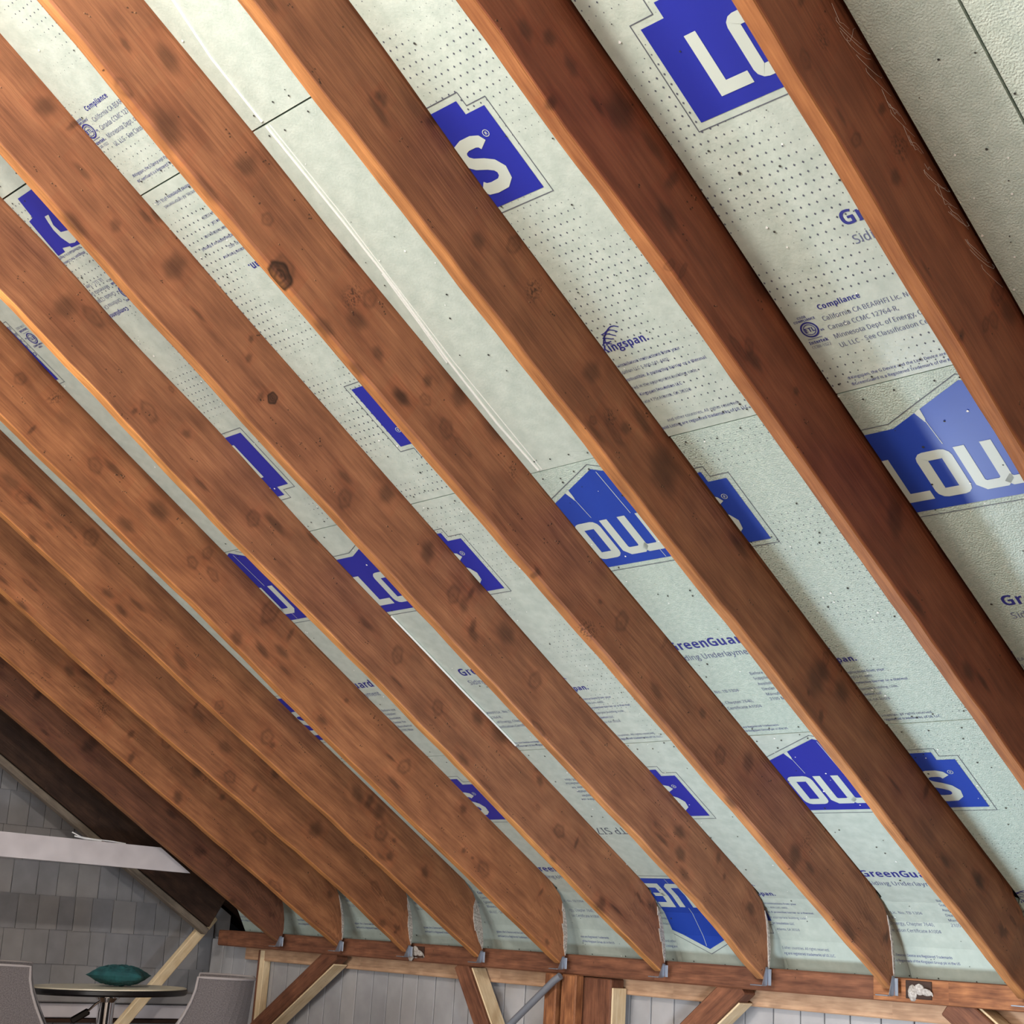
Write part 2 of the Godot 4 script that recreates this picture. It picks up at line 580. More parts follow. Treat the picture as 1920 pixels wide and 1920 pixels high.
# ------------------------------------------------------------------ the room
func slab(called: String, c: Vector3, s: Vector3, m: Material, x := Transform3D()) -> MeshInstance3D:
	var st := begin()
	box(st, c, s, 0.0, x)
	return struct(called, st, m)


func shell() -> void:
	slab("floor", Vector3(0.3, -0.06, -2.4), Vector3(9.6, 0.12, 10.2), M.floor)
	# roof decks on both sides of the ridge (x = 0.2)
	var st := begin()
	box(st, Vector3((-1.24 + 4.6) * 0.5, -2.4, -0.115), Vector3(4.6 + 1.24, 10.2, 0.1), 0.0)
	var r := struct("ceiling", st, M.deck)
	r.transform = roof_frame(0, 0, 0)
	st = begin()
	box(st, Vector3((-1.24 + 4.6) * 0.5, 2.4, -0.065), Vector3(4.6 + 1.24, 10.2, 0.1), 0.0)
	var l := struct("ceiling_slope", st, M.plaster)
	l.transform = Transform3D(Basis(Vector3(-U.x, U.y, 0), Vector3(0, 0, -1), Vector3(-N.x, N.y, 0)), Vector3(0.4 - FOOT.x, FOOT.y, 0))
	slab("wall_left", Vector3(-4.35, 0.75, -2.4), Vector3(0.12, 1.5, 10.2), M.plaster)
	var wr := slab("wall_right", Vector3(4.96, 0.66, -2.4), Vector3(0.1, 1.32, 10.2), M.white2)
	# gable walls: pentagons with thickness
	for q in [[-7.45, "wall_far", M.white1], [2.6, "wall_near", M.plaster]]:
		var g := begin()
		var z0: float = q[0]
		var z1: float = z0 + 0.12
		var pts := [Vector2(-4.4, 0), Vector2(5.0, 0), Vector2(5.0, 1.44), Vector2(0.2, 4.24), Vector2(-4.4, 1.58)]
		for zz in [z0, z1]:
			var n := Vector3(0, 0, -1 if zz == z0 else 1)
			for k in range(1, 4):
				tri(g, [Vector3(pts[0].x, pts[0].y, zz), Vector3(pts[k].x, pts[k].y, zz), Vector3(pts[k + 1].x, pts[k + 1].y, zz)], [n, n, n], [Vector2(), Vector2(), Vector2()])
		for k in 5:
			var a: Vector2 = pts[k]
			var b: Vector2 = pts[(k + 1) % 5]
			var d := b - a
			quad(g, Vector3(a.x, a.y, z0), Vector3(b.x, b.y, z0), Vector3(b.x, b.y, z1), Vector3(a.x, a.y, z1), Vector3(d.y, -d.x, 0))
		var w := struct(q[1], g, q[2])
		if q[1] == "wall_far":
			shingles(w)
	# whitewashed upright boards behind the knee wall framing
	rng.seed = 5
	var z := -7.3
	while z < -1.0:
		var wd := rng.randf_range(0.1, 0.135)
		var b := begin()
		box(b, Vector3(4.885, 0.66, z + wd * 0.5), Vector3(0.022 + rng.randf_range(0, 0.003), 1.3, wd - 0.005), 0.0025)
		part("board", b, M["pale%d" % rng.randi_range(0, 2)], wr)
		z += wd
	# ledge boards at the foot of the far wall
	var t := begin()
	box(t, Vector3(3.9, 0.985, -7.22), Vector3(2.2, 0.055, 0.12), 0.006)
	var tr := struct("trim_1", t, M.white1)
	var t2 := begin()
	box(t2, Vector3(3.9, 0.915, -7.24), Vector3(2.2, 0.07, 0.06), 0.004)
	part("apron", t2, M.beam, tr)
	var t3 := begin()
	box(t3, Vector3(3.9, 0.865, -7.25), Vector3(2.2, 0.02, 0.08), 0.003)
	part("moulding", t3, M.dim, tr)


func shingles(wall: Node3D) -> void:
	rng.seed = 11
	var meshes := []
	for k in 6:
		var w := 0.075 + 0.012 * k
		var st := begin()
		var h := 0.2
		# tapered: thick butt at the bottom
		var a := [Vector3(-w / 2, 0, 0), Vector3(w / 2, 0, 0), Vector3(w / 2, h, 0), Vector3(-w / 2, h, 0)]
		var f := [Vector3(-w / 2, 0, 0.012), Vector3(w / 2, 0, 0.012 + 0.0015 * (k % 3 - 1)), Vector3(w / 2, h, 0.002), Vector3(-w / 2, h, 0.002)]
		quad(st, f[0], f[1], f[2], f[3], Vector3(0, 0, 1))
		quad(st, a[0], a[1], f[1], f[0], Vector3(0, -1, 0))
		quad(st, a[0], a[3], f[3], f[0], Vector3(-1, 0, 0))
		quad(st, a[1], a[2], f[2], f[1], Vector3(1, 0, 0))
		meshes.append(st.commit())
	var y := 0.62
	var row := 0
	while y < 2.6:
		var x := 3.15 + rng.randf_range(-0.06, 0.0)
		while x < 4.86:
			var k := rng.randi_range(0, 5)
			var w := 0.075 + 0.012 * k
			var top := FOOT.y - (x + w - FOOT.x) * tan(PITCH)
			if y + 0.2 < top + 0.08:
				var s := MeshInstance3D.new()
				s.name = "shingle" if not wall.has_node("shingle") else "shingle_%03d" % wall.get_child_count()
				s.mesh = meshes[k]
				s.material_override = M["white%d" % rng.randi_range(0, 2)]
				s.position = Vector3(x + w * 0.5, y + rng.randf_range(-0.002, 0.002), -7.33)
				wall.add_child(s)
			x += w + rng.randf_range(0.003, 0.006)
		y += 0.172
		row += 1


func bar(called: String, a: Vector3, b: Vector3, w: float, t: float, m: Material, parent: Node, face := Vector3(1, 0, 0)) -> MeshInstance3D:
	# a board from a to b, w wide in the plane across «face», t thick along «face»
	var d := (b - a)
	var len := d.length()
	var xx := d.normalized()
	var zz := (face - xx * face.dot(xx)).normalized()
	var yy := zz.cross(xx)
	var st := begin()
	box(st, Vector3(len * 0.5, 0, 0), Vector3(len, w, t), 0.004)
	var o := part(called, st, m, parent)
	o.transform = Transform3D(Basis(xx, yy, zz), a)
	return o


func knee_wall_framing() -> void:
	# the plate under the rafter ends
	var t := thing("wall_plate", "long brown wooden plate running under the lower ends of the rafters", "beam", Vector3(4.77, 1.32, -3.9))
	var st := begin()
	box(st, Vector3(0, 0, 0.0), Vector3(0.13, 0.082, 6.2), 0.006)
	part("timber", st, M.old, t)
	st = begin()
	box(st, Vector3(-0.0675, 0.0, 2.05), Vector3(0.006, 0.078, 2.1), 0.002)
	part("facing_strip", st, M.plate, t)
	for q in [[-2.72 + 3.9, 0.10, 0.06], [-2.30 + 3.9, 0.05, 0.05], [-5.35 + 3.9, 0.12, 0.05]]:
		st = begin()
		box(st, Vector3(-0.0715, 0.004, q[0]), Vector3(0.006, q[2], q[1]), 0.002)
		var nt := part("notch", st, M.dim, t)
		for k in 3:
			var lz: float = q[0] + q[1] * (0.28 * (k - 1) + 0.05)
			var lump := begin()
			lathe(lump, [Vector2(0.0, -0.005), Vector2(q[1] * 0.2, -0.003), Vector2(q[1] * (0.17 + 0.03 * k), 0.001), Vector2(q[1] * 0.1, 0.004), Vector2(0.0, 0.006)], 9, Transform3D(Basis(Vector3(0, 0, 1), 1.5708 + 0.3 * k).scaled(Vector3(1.0, 1.5 - 0.3 * k, 1.0)), Vector3(-0.075, -0.006 + 0.008 * (k % 2), lz)))
			part("mortar_lump", lump, M.mortar, nt)
	# paler board just below and behind the plate
	st = begin()
	box(st, Vector3.ZERO, Vector3(0.035, 0.07, 6.0), 0.004)
	var lb := part("ledger_board", st, M.tan, self)
	lb.position = Vector3(4.843, 1.25, -3.9)
	tag(lb, "pale tan board running along below the brown plate", "board")
	# diagonal braces and stud: brown front face, pale painted edge
	var br := [
		[Vector3(4.755, 1.30, -5.98), Vector3(4.755, 0.52, -7.12), 0.085, "brown diagonal brace with pale edge, nearest to the grey chair"],
		[Vector3(4.755, 1.29, -5.06), Vector3(4.755, 0.50, -4.55), 0.085, "brown diagonal brace with bright cream edge, left of the wooden post"],
		[Vector3(4.755, 1.30, -3.50), Vector3(4.755, 0.81, -4.08), 0.10, "brown diagonal brace right of the wooden post, sloping down to the left"],
		[Vector3(4.755, 1.29, -2.62), Vector3(4.755, 0.50, -1.55), 0.10, "brown diagonal brace at the lower right corner, sloping down to the right"]]
	for q in br:
		var a: Vector3 = q[0]
		var b: Vector3 = q[1]
		var w: float = q[2]
		var d := (b - a).normalized()
		var side := Vector3(1, 0, 0).cross(d).normalized()
		if side.z < 0.0:
			side = -side
		var root := thing("diagonal_brace", q[3], "brace", b, "braces below the plate")
		bar("timber", Vector3.ZERO, a - b, w, 0.075, M.old, root)
		bar("painted_edge", side * (w * 0.5 + 0.004) + Vector3(0.02, 0, 0), side * (w * 0.5 + 0.004) + a - b + Vector3(0.02, 0, 0) - (a - b).normalized() * 0.05, 0.008, 0.085, M.cream, root)
	var stud := thing("stud", "short cream stud standing between two braces behind the right grey chair", "stud", Vector3(4.847, 0.4, -6.74))
	st = begin()
	box(st, Vector3(0, 0.44, 0), Vector3(0.045, 0.86, 0.05), 0.003)
	part("timber", st, M.cream, stud)
	st = begin()
	box(st, Vector3(-0.025, 0.44, -0.02), Vector3(0.006, 0.86, 0.012), 0.002)
	part("dark_edge", st, M.old, stud)
	var g := bar("gable_brace", Vector3(4.70, 1.43, -7.06), Vector3(4.16, 0.80, -7.06), 0.055, 0.04, M.cream, self, Vector3(0, 0, 1))
	tag(g, "bare pale wood brace slanting down left from the far corner of the wall", "brace")
	# rake board along the far gable
	st = begin()
	box(st, Vector3(2.2, -6.965, 0.245), Vector3(3.62, 0.05, 0.035), 0.004)
	var rk := part("rake_board", st, M.grey, self)
	rk.transform = roof_frame(0, 0, 0)
	tag(rk, "pale grey-brown sloping board along the top of the far gable wall", "board")
	st = begin()
	box(st, Vector3(1.75, -6.96, 0.105), Vector3(4.5, 0.045, 0.235), 0.004)
	var rr := part("gable_rafter", st, M.dim, self)  # this side lies in shadow; the shade is put into the dark wood
	rr.transform = roof_frame(0, 0, 0)
	tag(rr, "blackish brown rafter against the far gable wall", "rafter")
	# post with two narrow strips on its face
	var p := thing("post", "brown wooden post under the plate with two narrow boards on its face", "post", Vector3(4.77, 0, -4.3))
	st = begin()
	box(st, Vector3(0.0, 0.64, 0.02), Vector3(0.085, 1.27, 0.26), 0.005)
	part("timber", st, M.old, p)
	for q in [[-0.14, 0.068], [-0.035, 0.085]]:
		st = begin()
		box(st, Vector3(-0.075, 0.645, q[0]), Vector3(0.05, 1.27, q[1]), 0.005)
		part("cover_strip", st, M.plate, p)
	st = begin()
	box(st, Vector3(0.005, 0.62, 0.155), Vector3(0.085, 1.24, 0.008), 0.002)
	part("painted_edge", st, M.cream, p)
	st = begin()
	tube(st, [Vector3(0, 0, 0), Vector3(-0.004, -0.02, -0.03), Vector3(-0.01, -0.34, -0.43), Vector3(-0.01, -0.5, -0.63)], 0.015, 14)
	var c := part("conduit_pipe", st, M.conduit, self)
	c.position = Vector3(4.645, 1.272, -4.36)
	tag(c, "grey pipe slanting down to the left from the top of the wooden post", "pipe")


# ------------------------------------------------------------------ rafters
func rafter(i: int) -> void:
	rng.seed = 40 + i
	var names := {
		1: "rightmost reddish brown rafter, with bare white foam board to its right", 2: "reddish brown rafter second from the right, pale splintery lower edge",
		3: "brown rafter third from the right, long clean orange lower edge", 4: "brown rafter fourth from the right, with a big round knot on its lower edge",
		5: "brown rafter fifth from the right, one dark oval knot on its near face", 6: "brown rafter sixth from the right, its lower edge bright pale yellow at the upper left",
		7: "orange brown rafter seventh from the right, with a pale scraped patch", 8: "orange brown rafter eighth from the right, many small brown knots",
		9: "dark-topped rafter ninth from the right, third from the far gable", 10: "dark-topped rafter tenth from the right, with a crack across it", 11: "darkest rafter in the room, nearest the white collar beam"}
	var st := begin()
	var us := []
	var u := -1.15
	while u < 3.75:
		us.append([u, -0.045, D])
		u += 0.075
	for e in [[3.80, -0.02, D], [3.84, 0.0, D], [3.906, 0.013, D], [3.961, 0.044, D], [4.005, 0.084, D], [4.04, 0.125, D], [4.066, 0.168, D], [4.078, 0.2, D - 0.001], [4.084, 0.224, 0.2255]]:
		us.append(e)
	var rows := []
	var wob := noise(900 + i, 1.4, 3)
	var base := Vector3(4.06, RV[i], D)
	for e in us:
		var uu: float = e[0]
		var vl: float = along(RL[i], uu) + 0.0022 * wob.get_noise_2d(uu * 3.0, 0)
		var vt: float = along(RT[i], uu) + 0.0022 * wob.get_noise_2d(uu * 3.0, 9)
		var va := vl + (0.042 if i <= 3 else 0.04) + 0.004 * wob.get_noise_2d(uu * 2.0, 30)
		var nb: float = e[2] + 0.004 * wob.get_noise_2d(uu * 2.0, 50)
		var nt: float = e[1]
		var c := 0.012 if i == 4 else 0.005
		c = minf(c, absf(nb - nt) * 0.3)
		# ring: top near, upper near face, lower near face, chamfers, underside, far face, top far
		var ring := []
		var vn_at := func(n_: float) -> float: return lerpf(vt, va, clampf((n_ - 0.0) / D, -0.2, 1.0))
		ring.append(Vector3(uu, vn_at.call(nt), nt))
		ring.append(Vector3(uu, vn_at.call(lerpf(nt, nb, 0.5)), lerpf(nt, nb, 0.5)))
		ring.append(Vector3(uu, vn_at.call(nb - c), nb - c))
		ring.append(Vector3(uu, va - c, nb))
		ring.append(Vector3(uu, vl + c, nb))
		ring.append(Vector3(uu, vl, nb - c))
		ring.append(Vector3(uu, minf(vl, vt - 0.036) + 0.002, nt))
		for k in ring.size():
			ring[k] = (ring[k] as Vector3) + Vector3(0, base.y, 0) - base
		rows.append(ring)
	var outs := [Vector3(0, 1, 0), Vector3(0, 1, 0), Vector3(0, 1, 1), Vector3(0, 0, 1), Vector3(0, -1, 1), Vector3(0, -1, 0), Vector3(0, 0, -1)]
	var vv := [0.0, 0.4, 0.78, 0.81, 0.98, 1.0, 0.2, 0.0]
	for k in rows.size() - 1:
		for j in 7:
			var a: Vector3 = rows[k][j]
			var b: Vector3 = rows[k][(j + 1) % 7]
			var c2: Vector3 = rows[k + 1][(j + 1) % 7]
			var d2: Vector3 = rows[k + 1][j]
			var x0: float = (us[k][0] + 0.1) / 4.2
			var x1: float = (us[k + 1][0] + 0.1) / 4.2
			var y0: float = vv[j]
			var y1: float = vv[j + 1]
			if j < 2:
				y0 = clampf((a.z + base.z) / 0.292, 0, 0.8)
				y1 = clampf((b.z + base.z) / 0.292, 0, 0.8)
			quad(st, a, b, c2, d2, outs[j], [Vector2(x0, y0), Vector2(x0, y1), Vector2(x1, y1), Vector2(x1, y0)])
	for cap in [0, rows.size() - 1]:
		for j in range(1, 6):
			var n := Vector3(-1 if cap == 0 else 1, 0, 0)
			tri(st, [rows[cap][0], rows[cap][j], rows[cap][j + 1]], [n, n, n], [Vector2(0, 0.1), Vector2(0, 0.5), Vector2(0.01, 0.3)])
	var root := thing("rafter", names[i], "rafter", Vector3.ZERO, "rafters under the roof")
	root.transform = roof_frame(base.x, base.y, base.z)
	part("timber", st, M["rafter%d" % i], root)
	if i == 1:
		var cw := begin()
		for k in 26:
			var cu := rng.randf_range(0.86, 1.5)
			var path := []
			var ph := rng.randf() * TAU
			for j in 6:
				var tt := j / 5.0
				path.append(Vector3(cu + (0.03 + 0.05 * absf(sin(ph * 3.0))) * tt + 0.014 * sin(ph + 5.0 * tt), RV[1] + along(RT[1], cu) + 0.004 + 0.016 * sin(PI * tt) * absf(sin(ph)), 0.012 + 0.03 * sin(PI * tt + ph * 0.2)) - base)
			tube(cw, path, 0.00025, 4, false)
		part("cobweb", cw, M.bead, root, true)
	# crumbly grey filling left on the cut end of some rafters
	if i >= 4 and i <= 10:
		var s2 := begin()
		var vt2 := along(RT[i], 4.0) + 0.0
		var va2 := along(RL[i], 4.0) + 0.04
		var big := 0.05 if i == 8 else (0.028 if i in [7, 9, 6] else 0.014)
		var prof := [[3.935, 0.032], [3.968, 0.052], [4.007, 0.088], [4.04, 0.127], [4.064, 0.168], [4.075, 0.196]]
		for k in prof.size() - 1:
			var f0: float = sin(PI * float(k) / 5.0) * (0.7 + 0.5 * rng.randf())
			var f1: float = sin(PI * float(k + 1) / 5.0) * (0.7 + 0.5 * rng.randf())
			var a0 := Vector3(prof[k][0], 0, prof[k][1])
			var a1 := Vector3(prof[k + 1][0], 0, prof[k + 1][1])
			var ins := Vector3(-0.85, 0, 0.45)
			var q := []
			for p in [a0, a1, a1 + ins * big * f1, a0 + ins * big * f0]:
				var vv2 := lerpf(vt2, va2, p.z / D) + 0.004
				q.append(Vector3(p.x, vv2 + base.y, p.z) - base)
			quad(s2, q[0], q[1], q[2], q[3], Vector3(0, 1, 0))
			var back := Vector3(0, -0.012, 0)
			quad(s2, q[2], q[3], q[3] + back, q[2] + back, Vector3(-1, 0, 1))
			quad(s2, q[0], q[1], q[1] + back, q[0] + back, Vector3(1, 0, -1))
		part("end_filling", s2, M.mortar, root)


func hangers() -> void:
	for i in range(3, 12):
		var va := along(RL[i], 4.06) + 0.04
		var tip := FOOT + U * 4.068 + N * (D + 0.026)
		var t := thing("joist_hanger", "galvanised metal hanger under the lower end of the %s rafter from the right" % ["third", "fourth", "fifth", "sixth", "seventh", "eighth", "ninth", "tenth", "eleventh"][i - 3], "bracket", Vector3(tip.x, tip.y, RV[i] + va - 0.02), "metal hangers at the rafter ends")
		var st := begin()
		box(st, Vector3(0.008, -0.004, 0), Vector3(0.034, 0.004, 0.05), 0.001)
		part("seat", st, M.steel, t)
		st = begin()
		# side cheek and the flange turned out against the plate
		var h := 0.062 if i <= 5 else 0.048
		quad(st, Vector3(-0.004, -0.004, 0.027), Vector3(0.028, -0.004, 0.027), Vector3(0.034, h, 0.027), Vector3(0.02, h, 0.027), Vector3(0, 0, 1))
		quad(st, Vector3(-0.004, -0.004, 0.0245), Vector3(0.028, -0.004, 0.0245), Vector3(0.034, h, 0.0245), Vector3(0.02, h, 0.0245), Vector3(0, 0, -1))
		quad(st, Vector3(-0.004, -0.004, 0.0245), Vector3(-0.004, -0.004, 0.027), Vector3(0.02, h, 0.027), Vector3(0.02, h, 0.0245), Vector3(-1, 0, 0))
		part("cheek", st, M.steel, t)
		st = begin()
		box(st, Vector3(0.0325, h * 0.42, 0.034), Vector3(0.003, h * 0.95, 0.014), 0.001)
		part("flange", st, M.steel, t)


# ------------------------------------------------------------------ foam boards and their print
func foam_n(u: float) -> float:
	# the lowest boards sag into the room at the eave, in three straight steps
	if u < 3.9:
		return 0.0
	var s := [[3.9, 0.0], [4.0, 0.014], [4.1, 0.052], [4.24, 0.13]]
	for k in 3:
		if u <= s[k + 1][0]:
			return lerpf(s[k][1], s[k + 1][1], (u - s[k][0]) / (s[k + 1][0] - s[k][0]))
	return 0.13


class Print:
	# collects flat print on one board; x to the right and y down in the board's own reading direction
	var st := SurfaceTool.new()
	var any := false


var cu0 := 0.0
var cu1 := 1.0
var cv0 := 0.0
var cv1 := 1.0
var vlo := 0.0
var vhi := 1.0
var cus := PackedFloat32Array()
var clo := PackedFloat32Array()
var chi := PackedFloat32Array()
var map_o := Vector2.ZERO
var map_s := 1.0
var org := Vector3.ZERO


func clip(poly: Array, axis: int, lim: float, keep_less: bool) -> Array:
	var out := []
	for k in poly.size():
		var a: Vector2 = poly[k]
		var b: Vector2 = poly[(k + 1) % poly.size()]
		var ia := a[axis] <= lim if keep_less else a[axis] >= lim
		var ib := b[axis] <= lim if keep_less else b[axis] >= lim
		if ia:
			out.append(a)
		if ia != ib:
			out.append(a.lerp(b, (lim - a[axis]) / (b[axis] - a[axis])))
	return out


# one convex piece of print in board coordinates
func ink(p: Print, pts: Array, lift := 0.0008) -> void:
	var q := []
	for a in pts:
		# x right -> v, y down -> u; an upside-down board turns both
		q.append(Vector2(map_o.x + map_s * a.y, map_o.y + map_s * a.x))
	var a0 := Vector2(9, 9)
	var a1 := Vector2(-9, -9)
	for a in q:
		a0 = a0.min(a)
		a1 = a1.max(a)
	if a0.x >= cu1 or a1.x <= cu0 or a0.y >= vhi or a1.y <= vlo:
		return
	if a0.x > cu0 and a1.x < minf(cu1, 3.9) and a0.y > cv0 and a1.y < cv1:
		emit(p, q, lift)
		return
	for k in cus.size() - 1:
		var x0 := maxf(cus[k], cu0)
		var x1 := minf(cus[k + 1], cu1)
		if a0.x >= x1 or a1.x <= x0:
			continue
		var r := clip(clip(q, 0, x1, true), 0, x0, false)
		r = clip_line(r, Vector2(cus[k], clo[k]), Vector2(cus[k + 1], clo[k + 1]), 1.0)
		r = clip_line(r, Vector2(cus[k], chi[k]), Vector2(cus[k + 1], chi[k + 1]), -1.0)
		if r.size() > 2:
			emit(p, r, lift)


func clip_line(poly: Array, a: Vector2, b: Vector2, sg: float) -> Array:
	# keeps what lies on the larger (sg 1) or smaller (sg -1) v side of the edge a-b
	var out := []
	for k in poly.size():
		var p: Vector2 = poly[k]
		var q: Vector2 = poly[(k + 1) % poly.size()]
		var dp := sg * (p.y - lerpf(a.y, b.y, (p.x - a.x) / (b.x - a.x)))
		var dq := sg * (q.y - lerpf(a.y, b.y, (q.x - a.x) / (b.x - a.x)))
		if dp >= 0.0:
			out.append(p)
		if (dp >= 0.0) != (dq >= 0.0):
			out.append(p.lerp(q, dp / (dp - dq)))
	return out


func emit(p: Print, q: Array, lift: float) -> void:
	if not p.any:
		p.st.begin(Mesh.PRIMITIVE_TRIANGLES)
		p.any = true
	var c := []
	for a in q:
		c.append(Vector3(a.x, a.y, foam_n(a.x) + lift) - org)
	for k in range(1, c.size() - 1):
		var n: Vector3 = (c[k] - c[0]).cross(c[k + 1] - c[0])
		if n.length() < 1e-12:
			continue
		n = n.normalized()
		if n.z < 0.0:
			n = -n
		tri(p.st, [c[0], c[k], c[k + 1]], [n, n, n], [Vector2(), Vector2(), Vector2()])


func ink_poly(p: Print, pts: Array, lift := 0.0008) -> void:
	var pk := PackedVector2Array(pts)
	var t := Geometry2D.triangulate_polygon(pk)
	for k in range(0, t.size(), 3):
		ink(p, [pk[t[k]], pk[t[k + 1]], pk[t[k + 2]]], lift)


func stroke(p: Print, pts: Array, w: float, closed := false, lift := 0.0008) -> void:
	var n := pts.size()
	var l := []
	var r := []
	for k in n:
		var a: Vector2 = pts[(k - 1 + n) % n] if closed else pts[maxi(k - 1, 0)]
		var b: Vector2 = pts[k]
		var c: Vector2 = pts[(k + 1) % n] if closed else pts[mini(k + 1, n - 1)]
		var d0 := (b - a).normalized() if b != a else (c - b).normalized()
		var d1 := (c - b).normalized() if c != b else d0
		var nn := (d0.orthogonal() + d1.orthogonal()).normalized()
		var k2 := w * 0.5 / maxf(0.35, nn.dot(d0.orthogonal()))
		l.append(b + nn * k2)
		r.append(b - nn * k2)
	for k in (n if closed else n - 1):
		var j := (k + 1) % n
		ink(p, [l[k], l[j], r[j], r[k]], lift)


var skip_title := false
var glyphs := {}


func text(p: Print, s: String, f: Font, em: float, x: float, y: float, lift := 0.0008) -> void:
	var key := s + ("b" if f == bold else "r")
	if not glyphs.has(key):
		var tm := TextMesh.new()
		tm.text = s
		tm.font = f
		tm.font_size = 32
		tm.pixel_size = 1.0 / 32.0
		tm.depth = 0.0
		tm.curve_step = 1.2 if em > 0.02 else 2.5
		tm.horizontal_alignment = HORIZONTAL_ALIGNMENT_LEFT
		tm.vertical_alignment = VERTICAL_ALIGNMENT_BOTTOM
		glyphs[key] = [tm.get_mesh_arrays(), f.get_descent(32) / 32.0]
	var arr: Array = glyphs[key][0]
	if arr.is_empty() or arr[0] == null:
		return
	var vs: PackedVector3Array = arr[Mesh.ARRAY_VERTEX]
	var ix: PackedInt32Array = arr[Mesh.ARRAY_INDEX] if arr[Mesh.ARRAY_INDEX] != null else PackedInt32Array()
	var desc: float = glyphs[key][1]
	if ix.is_empty():
		for k in vs.size():
			ix.append(k)
	for k in range(0, ix.size() - 2, 3):
		var q := []
		for j in 3:
			var a := vs[ix[k + j]]
			q.append(Vector2(x + a.x * em, y - (a.y - desc) * em))
		ink(p, q, lift)


func rounded(x0: float, y0: float, x1: float, y1: float, r: float) -> Array:
	var out := []
	for c in [[x1 - r, y0 + r, -90], [x1 - r, y1 - r, 0], [x0 + r, y1 - r, 90], [x0 + r, y0 + r, 180]]:
		for k in 4:
			var a := deg_to_rad(c[2] + 30.0 * k)
			out.append(Vector2(c[0] + cos(a) * r, c[1] + sin(a) * r))
	return out


func circle(c: Vector2, r: float, n := 28) -> Array:
	var out := []
	for k in n:
		out.append(c + Vector2.from_angle(TAU * k / n) * r)
	return out


# the big blue house logo; x0 its left edge, y0 its peak
func logo(pr: Dictionary, x0: float, y0: float) -> void:
	var house := [Vector2(0, 0.365), Vector2(0, 0.131), Vector2(0.06, 0.131), Vector2(0.06, 0.094), Vector2(0.165, 0.094), Vector2(0.38, 0.0), Vector2(0.595, 0.094), Vector2(0.70, 0.094), Vector2(0.70, 0.131), Vector2(0.76, 0.131), Vector2(0.76, 0.365)]
	var o := Vector2(x0, y0)
	var pts := []
	for a in house:
		pts.append(o + a)
	ink_poly(pr.blue, pts)
	var big := Geometry2D.offset_polygon(PackedVector2Array(pts), 0.017, Geometry2D.JOIN_MITER)
	if big.size():
		stroke(pr.line, Array(big[0]), 0.0022, true)
	var L := 0.0016
	var ch := letter(pr)
	stroke(ch, [o + Vector2(0.091, 0.182), o + Vector2(0.091, 0.316), o + Vector2(0.158, 0.316)], 0.0285, false, L)
	ch = letter(pr)
	var ring := []
	for a in rounded(0.185, 0.196, 0.25, 0.317, 0.012):
		ring.append(o + a)
	stroke(ch, ring, 0.0285, true, L)
	ch = letter(pr)
	stroke(ch, [o + Vector2(0.29, 0.184), o + Vector2(0.29, 0.305), o + Vector2(0.302, 0.317), o + Vector2(0.345, 0.317), o + Vector2(0.357, 0.305), o + Vector2(0.357, 0.184)], 0.0285, false, L)
	stroke(ch, [o + Vector2(0.357, 0.305), o + Vector2(0.369, 0.317), o + Vector2(0.412, 0.317), o + Vector2(0.424, 0.305), o + Vector2(0.424, 0.184)], 0.0285, false, L)
	ch = letter(pr)
	stroke(ch, [o + Vector2(0.535, 0.196), o + Vector2(0.473, 0.196), o + Vector2(0.473, 0.317), o + Vector2(0.535, 0.317)], 0.0285, false, L)
	stroke(ch, [o + Vector2(0.473, 0.256), o + Vector2(0.525, 0.256)], 0.021, false, L)
	ch = letter(pr)
	stroke(ch, [o + Vector2(0.568, 0.184), o + Vector2(0.560, 0.222)], 0.018, false, L)
	ch = letter(pr)
	var s := []
	for a in [[0.690, 0.212], [0.683, 0.200], [0.668, 0.195], [0.640, 0.195], [0.622, 0.201], [0.613, 0.216], [0.617, 0.234], [0.632, 0.246], [0.660, 0.256], [0.680, 0.267], [0.690, 0.283], [0.686, 0.303], [0.670, 0.315], [0.640, 0.317], [0.620, 0.314], [0.610, 0.304]]:
		s.append(o + Vector2(a[0], a[1]))
	stroke(ch, s, 0.031, false, L)
	ch = pr.mark
	stroke(ch, circle(o + Vector2(0.716, 0.190), 0.0085, 16), 0.0018, true, L)
	text(ch, "R", bold, 0.011, o.x + 0.7125, o.y + 0.194, L)
	# chimney nick and the two fine crease lines
	ink(ch, [o + Vector2(0.238, 0.062), o + Vector2(0.256, 0.052), o + Vector2(0.255, 0.085), o + Vector2(0.250, 0.095)], L)
	stroke(ch, [o + Vector2(0.252, 0.09), o + Vector2(0.258, 0.168)], 0.0018, false, L)
	stroke(ch, [o + Vector2(0.392, 0.012), o + Vector2(0.398, 0.18)], 0.0022, false, L)
	stroke(ch, [o + Vector2(0.40, 0.325), o + Vector2(0.402, 0.362)], 0.0018, false, L)


func letter(pr: Dictionary) -> Print:
	var p := Print.new()
	pr.letters.append(p)
	return p


